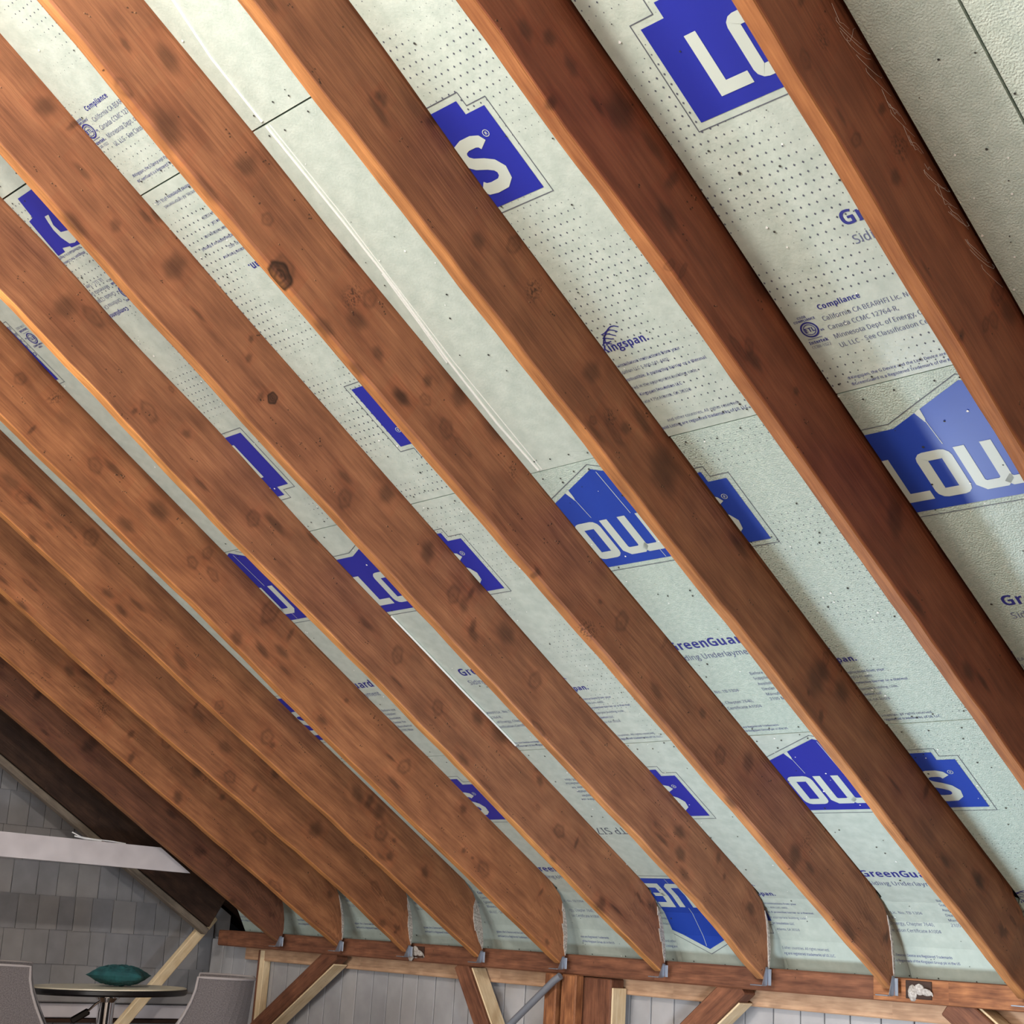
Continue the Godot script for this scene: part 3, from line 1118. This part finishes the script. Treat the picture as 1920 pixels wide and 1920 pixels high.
# the lines of product text, x from the left edge of the big letters; y from the top of the sheet
func lines(pr: Dictionary, x: float, dy := 0.0) -> void:
	if not skip_title:
		text(pr.ink, "GreenGuard", bold, 0.052, x + 0.072, 0.782 + dy)
		text(pr.thin, "Siding Underlayment", sans, 0.031, x + 0.074, 0.832 + dy)
	for q in [["Before use", 0.925], ["Supplier", 0.948], ["Available", 0.974], ["Dealer for", 0.999], ["Manufactur", 1.024], ["2105 Max", 1.047]]:
		text(pr.thin, q[0], sans, 0.0165, x + 0.285, q[1] + dy)
	# lion mark as waving strands, and the wordmark
	for k in 5:
		var s := []
		for j in 7:
			var t := j / 6.0
			s.append(Vector2(x + 0.545 + t * (0.062 - 0.008 * k) - 0.004 * k, 0.862 + dy + 0.0085 * k - 0.012 * sin(t * 2.6) + 0.004 * sin(t * 6.0 + k)))
		stroke(pr.ink, s, 0.0032)
	stroke(pr.ink, [Vector2(x + 0.548, 0.872 + dy), Vector2(x + 0.54, 0.888 + dy), Vector2(x + 0.556, 0.896 + dy)], 0.003)
	text(pr.ink, "Kingspan.", bold, 0.032, x + 0.515, 0.916 + dy)
	for q in [["To obtain installation instructions from your", 0.472, 0.967, true], ["Kingspan Insulation LLC 1-800-241-4402.", 0.446, 0.989, false], ["is combustible. A protective barrier or a thermal", 0.498, 1.014, true], ["required in the appropriate building code.", 0.49, 1.042, false], ["Kingspan Insulation LLC", 0.528, 1.067, true], ["Suite 175, Atlanta, GA 30328", 0.515, 1.092, false], ["and other countries. All rights reserved.", 0.55, 1.166, false], ["and Listing are registered trademarks of UL LLC.", 0.52, 1.186, true]]:
		text(pr.ink if q[3] else pr.thin, q[0], sans, 0.0128, x + q[1], q[2] + dy)
	for px in [x, x + 1.09]:
		text(pr.ink, "Compliance", bold, 0.0195, px - 0.094, 0.962 + dy)
		for q in [["California CA BEARHFI Lic. No. TB 1304", 0.994], ["Canada CCMC 12764-R,", 1.021], ["Minnesota Dept. of Energy, Chapter 7640,", 1.048], ["UL LLC - See Classification Certificate A1004", 1.075]]:
			text(pr.thin, q[0], sans, 0.0172, px - 0.099, q[1] + dy)
		stroke(pr.ink, circle(Vector2(px - 0.143, 1.006 + dy), 0.0205), 0.0042, true)
		stroke(pr.ink, circle(Vector2(px - 0.143, 1.006 + dy), 0.0145), 0.0018, true)
		text(pr.ink, "ETL", bold, 0.0165, px - 0.157, 1.012 + dy)
		text(pr.ink, "CODE", bold, 0.0088, px - 0.156, 0.972 + dy)
		text(pr.ink, "COMPLIANCE", bold, 0.0088, px - 0.170, 0.981 + dy)
		text(pr.ink, "us", bold, 0.0088, px - 0.119, 1.017 + dy)
		stroke(pr.ink, [Vector2(px - 0.162, 1.032 + dy), Vector2(px - 0.124, 1.032 + dy)], 0.0012)
		text(pr.ink, "Intertek", bold, 0.0125, px - 0.165, 1.047 + dy)
		text(pr.thin, "CCRR-1022", sans, 0.0105, px - 0.165, 1.06 + dy)
		text(pr.ink, "\u00aeKingspan, the G Device and the Lion Device are Registered Trademarks", sans, 0.0115, px - 0.13, 1.168 + dy)
		text(pr.ink, "\u00aeGreenGuard is a Registered Trademark of the Kingspan Group plc in the US", sans, 0.0115, px - 0.13, 1.187 + dy)


func dots(pr: Dictionary, seed_: int, size: float, weak: float, quiet: Rect2) -> void:
	var f := noise(seed_, 1.7, 2)
	var u := cu0 + 0.03
	var row := 0
	while u < cu1 - 0.02:
		var v := vlo + 0.008
		while v < vhi:
			var s := size * clampf(0.95 + 1.7 * f.get_noise_2d(u * 2.0, v * 2.0) - weak, 0.0, 1.25)
			if s > 0.0007 and not (quiet.has_area() and quiet.has_point(Vector2(v, u))):
				var c := Vector2(v + rng.randf_range(-0.0008, 0.0008), u + rng.randf_range(-0.0008, 0.0008))
				ink(pr.dot, [c + Vector2(-s * 0.8, 0), c + Vector2(0, -s), c + Vector2(s * 0.8, 0), c + Vector2(0, s)], 0.0004)
			v += 0.0206
		u += 0.0246
		row += 1


# spec: bay, row, u0, u1, surface, what is printed
func panel(bay: int, u0: float, u1: float, surface: String, label: String, spec: Dictionary, gap := 0.004, side := [0.0, 0.0]) -> Node3D:
	# bay k lies between rafter k + 1 (far side) and rafter k (near side); bay 0 is right of the rightmost rafter
	rng.seed = 700 + bay * 31 + int(u0 * 100)
	var far_i := bay + 1
	var root := thing("foam_board", label, "foam board", Vector3.ZERO, "foam boards between the rafters")
	var um := (u0 + u1) * 0.5
	var vm: float = spec.get("v0", RV[mini(far_i, 11)] + 0.2 if bay > 0 else -1.1)
	org = Vector3(um, vm, 0)
	root.transform = roof_frame(um, vm, 0)
	var us := [u0]
	var u := u0 + 0.15
	while u < minf(u1, 3.87) - 0.06:
		us.append(u)
		u += 0.15
	for q in [3.87, 3.895, 3.9, 4.0, 4.1]:
		if q > u0 + 0.05 and q < u1 - 0.02:
			us.append(q)
	us.append(u1)
	var lo := []
	var hi := []
	for q in us:
		var a: float = spec.v0 if spec.has("v0") else (RV[far_i] + along(RT[far_i], q) + gap if far_i <= 11 else -6.935)
		var b: float = spec.v1 if spec.has("v1") else RV[bay] + minf(along(RL[bay], q), along(RT[bay], q) - 0.036) - 0.004
		if q > 3.89:
			# past the rounded rafter ends neighbouring boards meet
			if far_i <= 11:
				a = RV[far_i] + 0.0004
			if bay > 0:
				b = RV[bay] - 0.0004
		lo.append(a)
		hi.append(b)
	var st := begin()
	var th := 0.024
	for k in us.size() - 1:
		var p := []
		for e in [[k, 0, 0], [k, 1, 0], [k + 1, 1, 0], [k + 1, 0, 0], [k, 0, 1], [k, 1, 1], [k + 1, 1, 1], [k + 1, 0, 1]]:
			var vv: float = (lo if e[1] == 0 else hi)[e[0]]
			p.append(Vector3(us[e[0]], vv, foam_n(us[e[0]]) - (th if e[2] else 0.0)) - org)
		quad(st, p[0], p[1], p[2], p[3], Vector3(0, 0, 1))
		quad(st, p[4], p[5], p[6], p[7], Vector3(0, 0, -1))
		quad(st, p[0], p[4], p[7], p[3], Vector3(0, -1, 0))
		quad(st, p[1], p[5], p[6], p[2], Vector3(0, 1, 0))
		if k == 0:
			quad(st, p[0], p[1], p[5], p[4], Vector3(-1, 0, 0))
		if k == us.size() - 2:
			quad(st, p[3], p[2], p[6], p[7], Vector3(1, 0, 0))
	part("board", st, M[surface], root)
	# print, clipped to the board
	cu0 = u0 + 0.003
	cu1 = u1 - 0.003
	cus = PackedFloat32Array(us)
	clo = PackedFloat32Array(lo)
	chi = PackedFloat32Array(hi)
	cv0 = lo.max()
	cv1 = hi.min()
	vlo = lo.min()
	vhi = hi.max()
	var pr := {}
	for k in ["blue", "patch", "line", "letter", "mark", "ink", "thin", "dot", "hole", "crumb"]:
		pr[k] = Print.new()
	pr.letters = []
	map_o = Vector2.ZERO
	map_s = 1.0
	skip_title = spec.get("untitled", false)
	# pin holes and foam crumbs
	for k in spec.get("holes", 26):
		var c := Vector2(rng.randf_range(vlo, vhi), rng.randf_range(cu0, cu1))
		var r := rng.randf_range(0.0015, 0.0038)
		ink(pr.hole, circle(c, r, 6), 0.0022)
	for k in spec.get("crumbs", 18):
		var c := Vector2(rng.randf_range(vlo, vhi), rng.randf_range(cu0, cu1))
		var r := rng.randf_range(0.0015, 0.0045)
		ink(pr.crumb, [c + Vector2(-r, r * 0.3), c + Vector2(r * 0.2, -r), c + Vector2(r, r * 0.2), c + Vector2(0, r * 0.9)], 0.0024)
	for uu in [u0 + 0.03, u1 - 0.03]:
		var v := vlo + rng.randf_range(0.02, 0.06)
		while v < vhi:
			ink(pr.hole, circle(Vector2(v, uu + rng.randf_range(-0.008, 0.008)), 0.003, 6), 0.0022)
			v += rng.randf_range(0.05, 0.11)
	if spec.has("dots"):
		dots(pr, int(bay * 13 + u0 * 10), spec.dots[0], spec.dots[1], spec.get("quiet", Rect2()))
	for q in spec.get("up", []):
		# [kind, v of the left edge, u of the top]
		map_o = Vector2(0, 0)
		map_s = 1.0
		if q[0] == "logo":
			logo(pr, q[1], q[2])
		elif q[0] == "lines":
			map_o = Vector2(q[2], 0)
			lines(pr, q[1], q[3] if q.size() > 3 else 0.0)
		elif q[0] == "poly":
			ink_poly(pr[q[1]], q[2], q[3])
		elif q[0] == "note":
			text(pr.ink, q[1], sans, q[4], q[2], q[3])
	for q in spec.get("down", []):
		map_s = -1.0
		if q[0] == "logo":
			map_o = Vector2(q[2], q[1])
			logo(pr, 0, 0)
		elif q[0] == "lines":
			map_o = Vector2(q[2], q[1])
			lines(pr, 0.0, q[3] if q.size() > 3 else 0.0)
		elif q[0] == "note":
			map_o = Vector2(q[3], q[2])
			text(pr.line, q[1], sans, q[4], 0, 0)
	map_s = 1.0
	var bl: Material = M.blue2 if spec.get("bright", false) else M.blue
	for q in [["blue", "logo_print", bl], ["patch", "logo_print", bl], ["letter", "letter", M.letter]]:
		if pr[q[0]].any:
			part(q[1], pr[q[0]].st, q[2], root)
	for q in pr.letters:
		if q.any:
			part("letter", q.st, M.letter, root)
	for q in [["line", "outline_print", M.line_ink], ["mark", "crease_print", M.letter], ["ink", "text_print", M.ink], ["thin", "fine_print", M.thin_ink], ["dot", "dot_print", M.line_ink], ["hole", "pin_holes", M.hole], ["crumb", "foam_crumbs", M.crumb]]:
		if pr[q[0]].any:
			part(q[1], pr[q[0]].st, q[2], root, true)
	return root


func bead(root: Node3D, pts: Array, r: float, called := "seam_bead") -> void:
	var st := begin()
	var path := []
	for q in pts:
		path.append(Vector3(q[0], q[1], q[2]) - org)
	tube(st, path, r, 8)
	part(called, st, M.bead, root)


func v2(a: Array) -> Array:
	var o := []
	for q in a:
		o.append(Vector2(q[1], q[0]))
	return o


func foam_boards() -> void:
	var Pn := []
	# bay 0: bare white side out, split lengthwise
	panel(0, -0.9, 3.85, "rough", "bare white foam board right of the rightmost rafter, left of the long joint", {"v0": -1.284, "v1": -1.096, "holes": 60, "crumbs": 40})
	panel(0, -0.9, 3.85, "rough", "bare white foam board in the upper right corner, right of the long joint", {"v0": -1.09, "v1": -0.1, "holes": 160, "crumbs": 20})
	# bay 1
	panel(1, -0.6, 1.7455, "foam", "dotted foam board between the two rightmost rafters, large blue logo at its top", {"dots": [0.0029, 0.0], "quiet": Rect2(-1.79, 1.485, 0.5, 0.14), "up": [["logo", -1.691, 0.623], ["lines", -1.608, 0.535, 0.012]]}, 0.015)
	panel(1, 1.7495, 2.9635, "stipple", "stippled foam board between the two rightmost rafters with the lower blue logo", {"bright": true, "up": [["logo", -1.875, 1.79], ["lines", -1.795, 1.757, -0.02]]}, 0.015)
	panel(1, 2.9675, 4.235, "stipple", "foam board below the lower blue logo between the two rightmost rafters", {"up": [["lines", -1.85, 2.966]]}, 0.015)
	# bay 2
	panel(2, -0.6, 1.7475, "foam", "dotted foam board in the second gap from the right, blue S of the logo showing", {"dots": [0.0028, 0.05], "up": [["logo", -2.903, 0.614], ["lines", -2.82, 0.535]]}, 0.005)
	panel(2, 1.7515, 2.9535, "stipple", "stippled middle foam board in the second gap from the right, half-hidden blue S", {"bright": true, "dots": [0.002, 0.1], "up": [["logo", -2.984, 1.79], ["lines", -2.90, 1.75]]}, 0.009)
	panel(2, 2.9575, 4.235, "stipple", "lowest foam board in the second gap from the right, small blue S and text", {"bright": true, "dots": [0.0018, 0.2], "up": [["logo", -2.92, 3.0], ["lines", -2.84, 2.966]]}, 0.012)
	# bay 3: the top two boards are bare, with a pale sealed joint
	panel(3, -0.9, 0.537, "blank", "short bare foam board at the top of the third gap from the right", {"holes": 16})
	bead(get_node("foam_board_008"), [[-0.9, -2.68, 0.0], [0.187, -2.724, 0.0], [0.341, -2.748, 0.0], [0.53, -2.751, 0.0]], 0.0045)
	var p := panel(3, 0.5415, 1.7555, "blank", "long bare foam board with a pale sealed joint in the third gap from the right", {"holes": 26})
	bead(p, [[0.545, -2.750, 0.0], [0.84, -2.752, 0.0], [1.08, -2.758, 0.0], [1.33, -2.778, 0.0], [1.56, -2.786, 0.0], [1.75, -2.776, 0.0]], 0.0045)
	bead(p, [[0.545, -2.737, 0.0], [0.84, -2.739, 0.0], [1.33, -2.764, 0.0], [1.75, -2.764, 0.0]], 0.0018)
	bead(p, [[1.02, -2.762, 0.0], [1.2, -2.775, 0.0], [1.33, -2.788, 0.0]], 0.003)
	panel(3, 1.7585, 2.964, "stipple", "stippled foam board in third gap from the right, blue logo above large text", {"bright": true, "up": [["logo", -2.988, 1.79], ["lines", -2.905, 1.757]]})
	panel(3, 2.968, 4.235, "foam", "lowest foam board in the third gap from the right, blue logo with two white letters", {"up": [["logo", -2.965, 3.0], ["lines", -2.885, 2.966]]}, 0.006)
	# bay 4
	panel(4, -0.9, 0.534, "foam", "foam board at upper left with upright compliance text, fourth gap from the right", {"dots": [0.0023, 0.3], "up": [["lines", -3.165, -0.683]]})
	panel(4, 0.538, 1.7575, "foam", "dotted foam board with upside-down text in the fourth gap from the right", {"dots": [0.0031, -0.15], "down": [["logo", -2.425, 1.677], ["lines", -2.505, 1.757]]})
	panel(4, 1.7615, 2.963, "foam", "middle foam board in the fourth gap from the right, blue logo corner over fine dots", {"dots": [0.0018, 0.1], "up": [["logo", -4.02, 1.80], ["lines", -3.94, 1.757]]})
	panel(4, 2.967, 4.235, "foam", "lowest foam board in the fourth gap from the right with a small blue logo corner", {"up": [["logo", -3.995, 3.02], ["lines", -3.915, 2.966]]})
	# bay 5
	panel(5, -0.9, 0.342, "blank", "bare foam board at the left edge above a seam, fifth gap from the right", {"holes": 8})
	panel(5, 0.347, 1.7655, "foam", "foam board at upper left, cut-off blue logo and upside-down text, fifth gap from right", {"dots": [0.0027, 0.0], "down": [["logo", -3.763, 1.692], ["lines", -3.843, 1.757]],
		"up": [["poly", "patch", v2([[0.366, -3.782], [0.365, -3.69], [0.566, -3.69], [0.566, -3.708], [0.563, -3.749], [0.557, -3.751], [0.551, -3.787], [0.564, -3.790], [0.565, -3.832], [0.437, -3.820], [0.433, -3.793]]), 0.0008],
		["poly", "letter", v2([[0.448, -3.741], [0.449, -3.720], [0.481, -3.738], [0.509, -3.734], [0.515, -3.700], [0.551, -3.695], [0.555, -3.717], [0.550, -3.741], [0.523, -3.753], [0.494, -3.755], [0.465, -3.747]]), 0.0016]]})
	p = panel(5, 1.7695, 2.964, "foam", "middle foam board in the fifth gap from the right, blue logo first letters", {"up": [["logo", -3.94, 1.815], ["lines", -3.86, 1.757]]})
	bead(p, [[2.2, RV[6] + 0.012, 0.004], [2.4, RV[6] + 0.016, 0.004], [2.62, RV[6] + 0.02, 0.005], [2.8, RV[6] + 0.024, 0.004], [2.93, RV[6] + 0.026, 0.004]], 0.004, "caulk_bead")
	panel(5, 2.968, 4.235, "foam", "lowest foam board in the fifth gap from the right, upside-down blue logo by the plate", {"bright": true, "untitled": true, "down": [["logo", -3.32, 4.15], ["lines", -3.40, 4.19], ["note", "TP SI7", -3.69, 3.45, 0.055]]})
	# bay 6
	panel(6, -0.5, 1.766, "foam", "narrow strip of foam board beside the yellow-lit rafter edge at the left", {"down": [["logo", -4.345, 1.045], ["lines", -4.425, 1.757]]})
	panel(6, 1.77, 2.964, "foam", "middle foam board in the sixth gap from the right, narrow blue logo with white bars", {"up": [["logo", -4.73, 1.774], ["lines", -4.65, 1.757]]})
	panel(6, 2.968, 4.235, "foam", "lowest foam board in the sixth gap from the right, narrow blue logo edge", {"up": [["logo", -5.02, 3.02], ["lines", -4.47, 2.966]]})
	# bays 7 to 11: slivers between the far rafters and short ends by the plate
	panel(7, -0.5, 2.964, "foam", "long thin sliver of foam board in the seventh gap from the right", {"up": [["logo", -5.53, 2.45]]})
	panel(7, 2.968, 4.235, "foam", "foam board end by the plate in the seventh gap from the right", {"up": [["lines", -4.80, 2.966]]})
	for b in range(8, 12):
		panel(b, 1.2, 4.235, "foam", "foam board end above the plate in the %s gap from the right" % ["eighth", "ninth", "tenth", "last dark"][b - 8], {"up": [["lines", -5.30 - 0.52 * (b - 8), 2.966]]})


# ------------------------------------------------------------------ beam, table, chairs
func collar_beam() -> void:
	var t := thing("collar_beam", "white painted crossbeam reaching across the far gable to the last rafter", "beam", Vector3(2.4, 1.63, -6.56))
	var st := begin()
	# end cut parallel to the roof
	var y0 := 0.0
	var y1 := 0.112
	var z0 := -0.045
	var z1 := 0.0
	var a := [Vector2(-2.6, y0), Vector2(1.80, y0), Vector2(1.61, y1), Vector2(-2.6, y1)]
	for z in [z0, z1]:
		quad(st, Vector3(a[0].x, a[0].y, z), Vector3(a[1].x, a[1].y, z), Vector3(a[2].x, a[2].y, z), Vector3(a[3].x, a[3].y, z), Vector3(0, 0, 1 if z == z1 else -1))
	for k in 4:
		var p: Vector2 = a[k]
		var q: Vector2 = a[(k + 1) % 4]
		quad(st, Vector3(p.x, p.y, z0), Vector3(q.x, q.y, z0), Vector3(q.x, q.y, z1), Vector3(p.x, p.y, z1), Vector3(q.y - p.y, p.x - q.x, 0))
	part("timber", st, M.beam, t)
	st = begin()
	tube(st, [Vector3(1.12, 0.142, -0.01), Vector3(1.17, 0.124, -0.012), Vector3(1.24, 0.12, -0.02), Vector3(1.34, 0.119, -0.02), Vector3(1.42, 0.114, -0.02)], 0.0035, 6)
	tube(st, [Vector3(1.14, 0.126, -0.02), Vector3(1.2, 0.118, -0.018), Vector3(1.28, 0.116, -0.01)], 0.0035, 6)
	var w := part("plastic_strip", st, plain(Color8(236, 236, 236), 0.15), self)
	w.position = t.position
	tag(w, "crumpled clear plastic strip lying on top of the white crossbeam", "plastic strip")


func bar_chair(at: Vector3, turn: float, label: String) -> void:
	# origin on the floor; faces +x; bucket shell with full wings
	var t := thing("bar_chair", label, "chair", at, "grey bar chairs at the round table")
	t.rotation.y = turn
	var NS := 28
	var NT := 10
	var hw := 0.225
	var rc := 0.13
	var grid := func(s: float, h: float, off: float) -> Vector3:
		# s from -1 (front of left wing) over the back to 1; h 0..1
		var front := lerpf(0.22, 0.035, smoothstep(0.0, 1.0, h))
		var bx := lerpf(-0.16, -0.19, h)
		var wide := hw + 0.012 * h + off
		var r := rc + off
		var xb := bx - off
		var l1 := front - (xb + r)
		var larc := PI * 0.5 * r
		var lb := 2.0 * (wide - r)
		var tot := 2.0 * l1 + 2.0 * larc + lb
		var d := (s + 1.0) * 0.5 * tot
		var y := lerpf(0.70, 1.185, h)
		if d < l1:
			return Vector3(front - d, y, -wide)
		d -= l1
		if d < larc:
			var a := d / r
			return Vector3(xb + r - sin(a) * r, y, -wide + r - cos(a) * r)
		d -= larc
		if d < lb:
			return Vector3(xb, y, -wide + r + d)
		d -= lb
		if d < larc:
			var a := d / r
			return Vector3(xb + r - cos(a) * r, y, wide - r + sin(a) * r)
		d -= larc
		return Vector3(xb + r + d, y, wide)
	var st := begin()
	var th := 0.035
	for i in NS:
		for j in NT:
			var s0 := -1.0 + 2.0 * i / NS
			var s1 := -1.0 + 2.0 * (i + 1) / NS
			var h0 := float(j) / NT
			var h1 := float(j + 1) / NT
			for side in [0.0, -th]:
				var a: Vector3 = grid.call(s0, h0, side)
				var b: Vector3 = grid.call(s1, h0, side)
				var c: Vector3 = grid.call(s1, h1, side)
				var d: Vector3 = grid.call(s0, h1, side)
				var m := (a + c) * 0.5
				var o := Vector3(m.x * 0.7 - 0.05, 0, m.z) if side == 0.0 else -Vector3(m.x * 0.7 - 0.05, 0, m.z)
				if absf(m.z) > 0.15:
					o = Vector3(0, 0, signf(m.z)) * (1.0 if side == 0.0 else -1.0)
				quad(st, a, b, c, d, o)
	for i in NS:
		var s0 := -1.0 + 2.0 * i / NS
		var s1 := -1.0 + 2.0 * (i + 1) / NS
		quad(st, grid.call(s0, 1.0, 0.0), grid.call(s1, 1.0, 0.0), grid.call(s1, 1.0, -th), grid.call(s0, 1.0, -th), Vector3(0, 1, 0))
		quad(st, grid.call(s0, 0.0, 0.0), grid.call(s1, 0.0, 0.0), grid.call(s1, 0.0, -th), grid.call(s0, 0.0, -th), Vector3(0, -1, 0))
	for s in [-1.0, 1.0]:
		for j in NT:
			quad(st, grid.call(s, float(j) / NT, 0.0), grid.call(s, float(j + 1) / NT, 0.0), grid.call(s, float(j + 1) / NT, -th), grid.call(s, float(j) / NT, -th), Vector3(1, 0.2, 0))
	part("backrest", st, M.tweed, t)
	st = begin()
	var path := []
	for j in NT + 1:
		path.append(grid.call(-1.0, float(j) / NT, 0.0))
	for i in range(1, NS):
		path.append(grid.call(-1.0 + 2.0 * i / NS, 1.0, 0.0))
	for j in NT + 1:
		path.append(grid.call(1.0, 1.0 - float(j) / NT, 0.0))
	tube(st, path, 0.006, 6)
	part("piping", st, M.piping, t)
	st = begin()
	box(st, Vector3(0.03, 0.69, 0), Vector3(0.42, 0.09, 0.40), 0.03)
	part("seat", st, M.tweed, t)
	st = begin()
	lathe(st, [Vector2(0.0, 0.0), Vector2(0.205, 0.0), Vector2(0.2, 0.012), Vector2(0.06, 0.03), Vector2(0.034, 0.05), Vector2(0.034, 0.4), Vector2(0.024, 0.41), Vector2(0.024, 0.65), Vector2(0.0, 0.65)], 32)
	part("pedestal", st, M.chrome, t)


func table_and_chairs() -> void:
	var at := Vector3(3.53, 0.0, -6.06)
	var t := thing("bar_table", "round bar table with pale patterned top, black rim and chrome column", "table", at)
	var tilt := Transform3D(Basis(Vector3(0.69, 0, -0.72).normalized(), -0.036), Vector3(0, 1.09, 0))
	var st := begin()
	lathe(st, [Vector2(0.0, -0.026), Vector2(0.336, -0.026), Vector2(0.345, -0.018), Vector2(0.345, -0.004), Vector2(0.342, 0.0), Vector2(0.326, 0.0)], 64, tilt)
	part("rim", st, M.black, t)
	st = begin()
	lathe(st, [Vector2(0.34, -0.001), Vector2(0.34, 0.004), Vector2(0.334, 0.006), Vector2(0.0, 0.006)], 64, tilt)
	part("tabletop", st, M.top, t)
	st = begin()
	lathe(st, [Vector2(0.0, 0.0), Vector2(0.23, 0.0), Vector2(0.225, 0.014), Vector2(0.08, 0.035), Vector2(0.041, 0.06), Vector2(0.041, 0.7), Vector2(0.036, 0.71), Vector2(0.036, 1.03), Vector2(0.055, 1.05), Vector2(0.055, 1.058), Vector2(0.0, 1.058)], 40)
	part("column", st, M.chrome, t)
	st = begin()
	tube(st, [Vector3(-0.02, 1.05, 0.02), Vector3(-0.055, 1.02, -0.0), Vector3(-0.075, 0.99, -0.02)], 0.005, 8)
	var lev := part("lever", st, M.chrome, t)
	st = begin()
	box(st, Vector3.ZERO, Vector3(0.085, 0.03, 0.02), 0.01, Transform3D(Basis(Vector3(0.72, 0.55, 0.42).normalized(), Vector3(-0.5, 0.83, -0.2).normalized(), Vector3(-0.45, -0.06, 0.88).normalized()).orthonormalized(), Vector3(-0.098, 0.967, -0.042)))
	part("grip", st, M.black, lev)
	# soft teal cushion with pinched corners lying on the table
	var c := thing("cushion", "flat teal cushion lying on the round bar table", "cushion", at + Vector3(0.045, 1.101, -0.0))
	c.rotation.y = 0.9
	st = begin()
	var NG := 24
	var nz := noise(33, 2.2, 3)
	for sgn in [1.0, -1.0]:
		for i in NG:
			for j in NG:
				var q := []
				for k in [[0, 0], [1, 0], [1, 1], [0, 1]]:
					var a: float = -1.0 + 2.0 * (i + k[0]) / NG
					var b: float = -1.0 + 2.0 * (j + k[1]) / NG
					var pinch := 1.0 - 0.16 * (1.0 - absf(a * b))
					var hgt := pow(maxf(0.0, (1.0 - pow(absf(a), 3.0)) * (1.0 - pow(absf(b), 3.0))), 0.6)
					var y: float = sgn * 0.042 * hgt + 0.044 + sgn * 0.009 * nz.get_noise_2d(a * 2.0, b * 2.0 + sgn * 7.0) * hgt
					q.append(Vector3(a * 0.145 * pinch, y, b * 0.125 * pinch))
				quad(st, q[0], q[1], q[2], q[3], Vector3(0, sgn, 0))
	part("cover", st, M.teal, c)
	# chairs: one facing the table from the left (mostly out of the picture), one from the right
	bar_chair(Vector3(3.0, 0.0, -5.86), -0.48, "grey upholstered bar chair at the far left edge, facing the table")
	bar_chair(Vector3(3.558, 0.0, -5.332), 2.545, "grey upholstered bar chair right of the round table, with light piping")
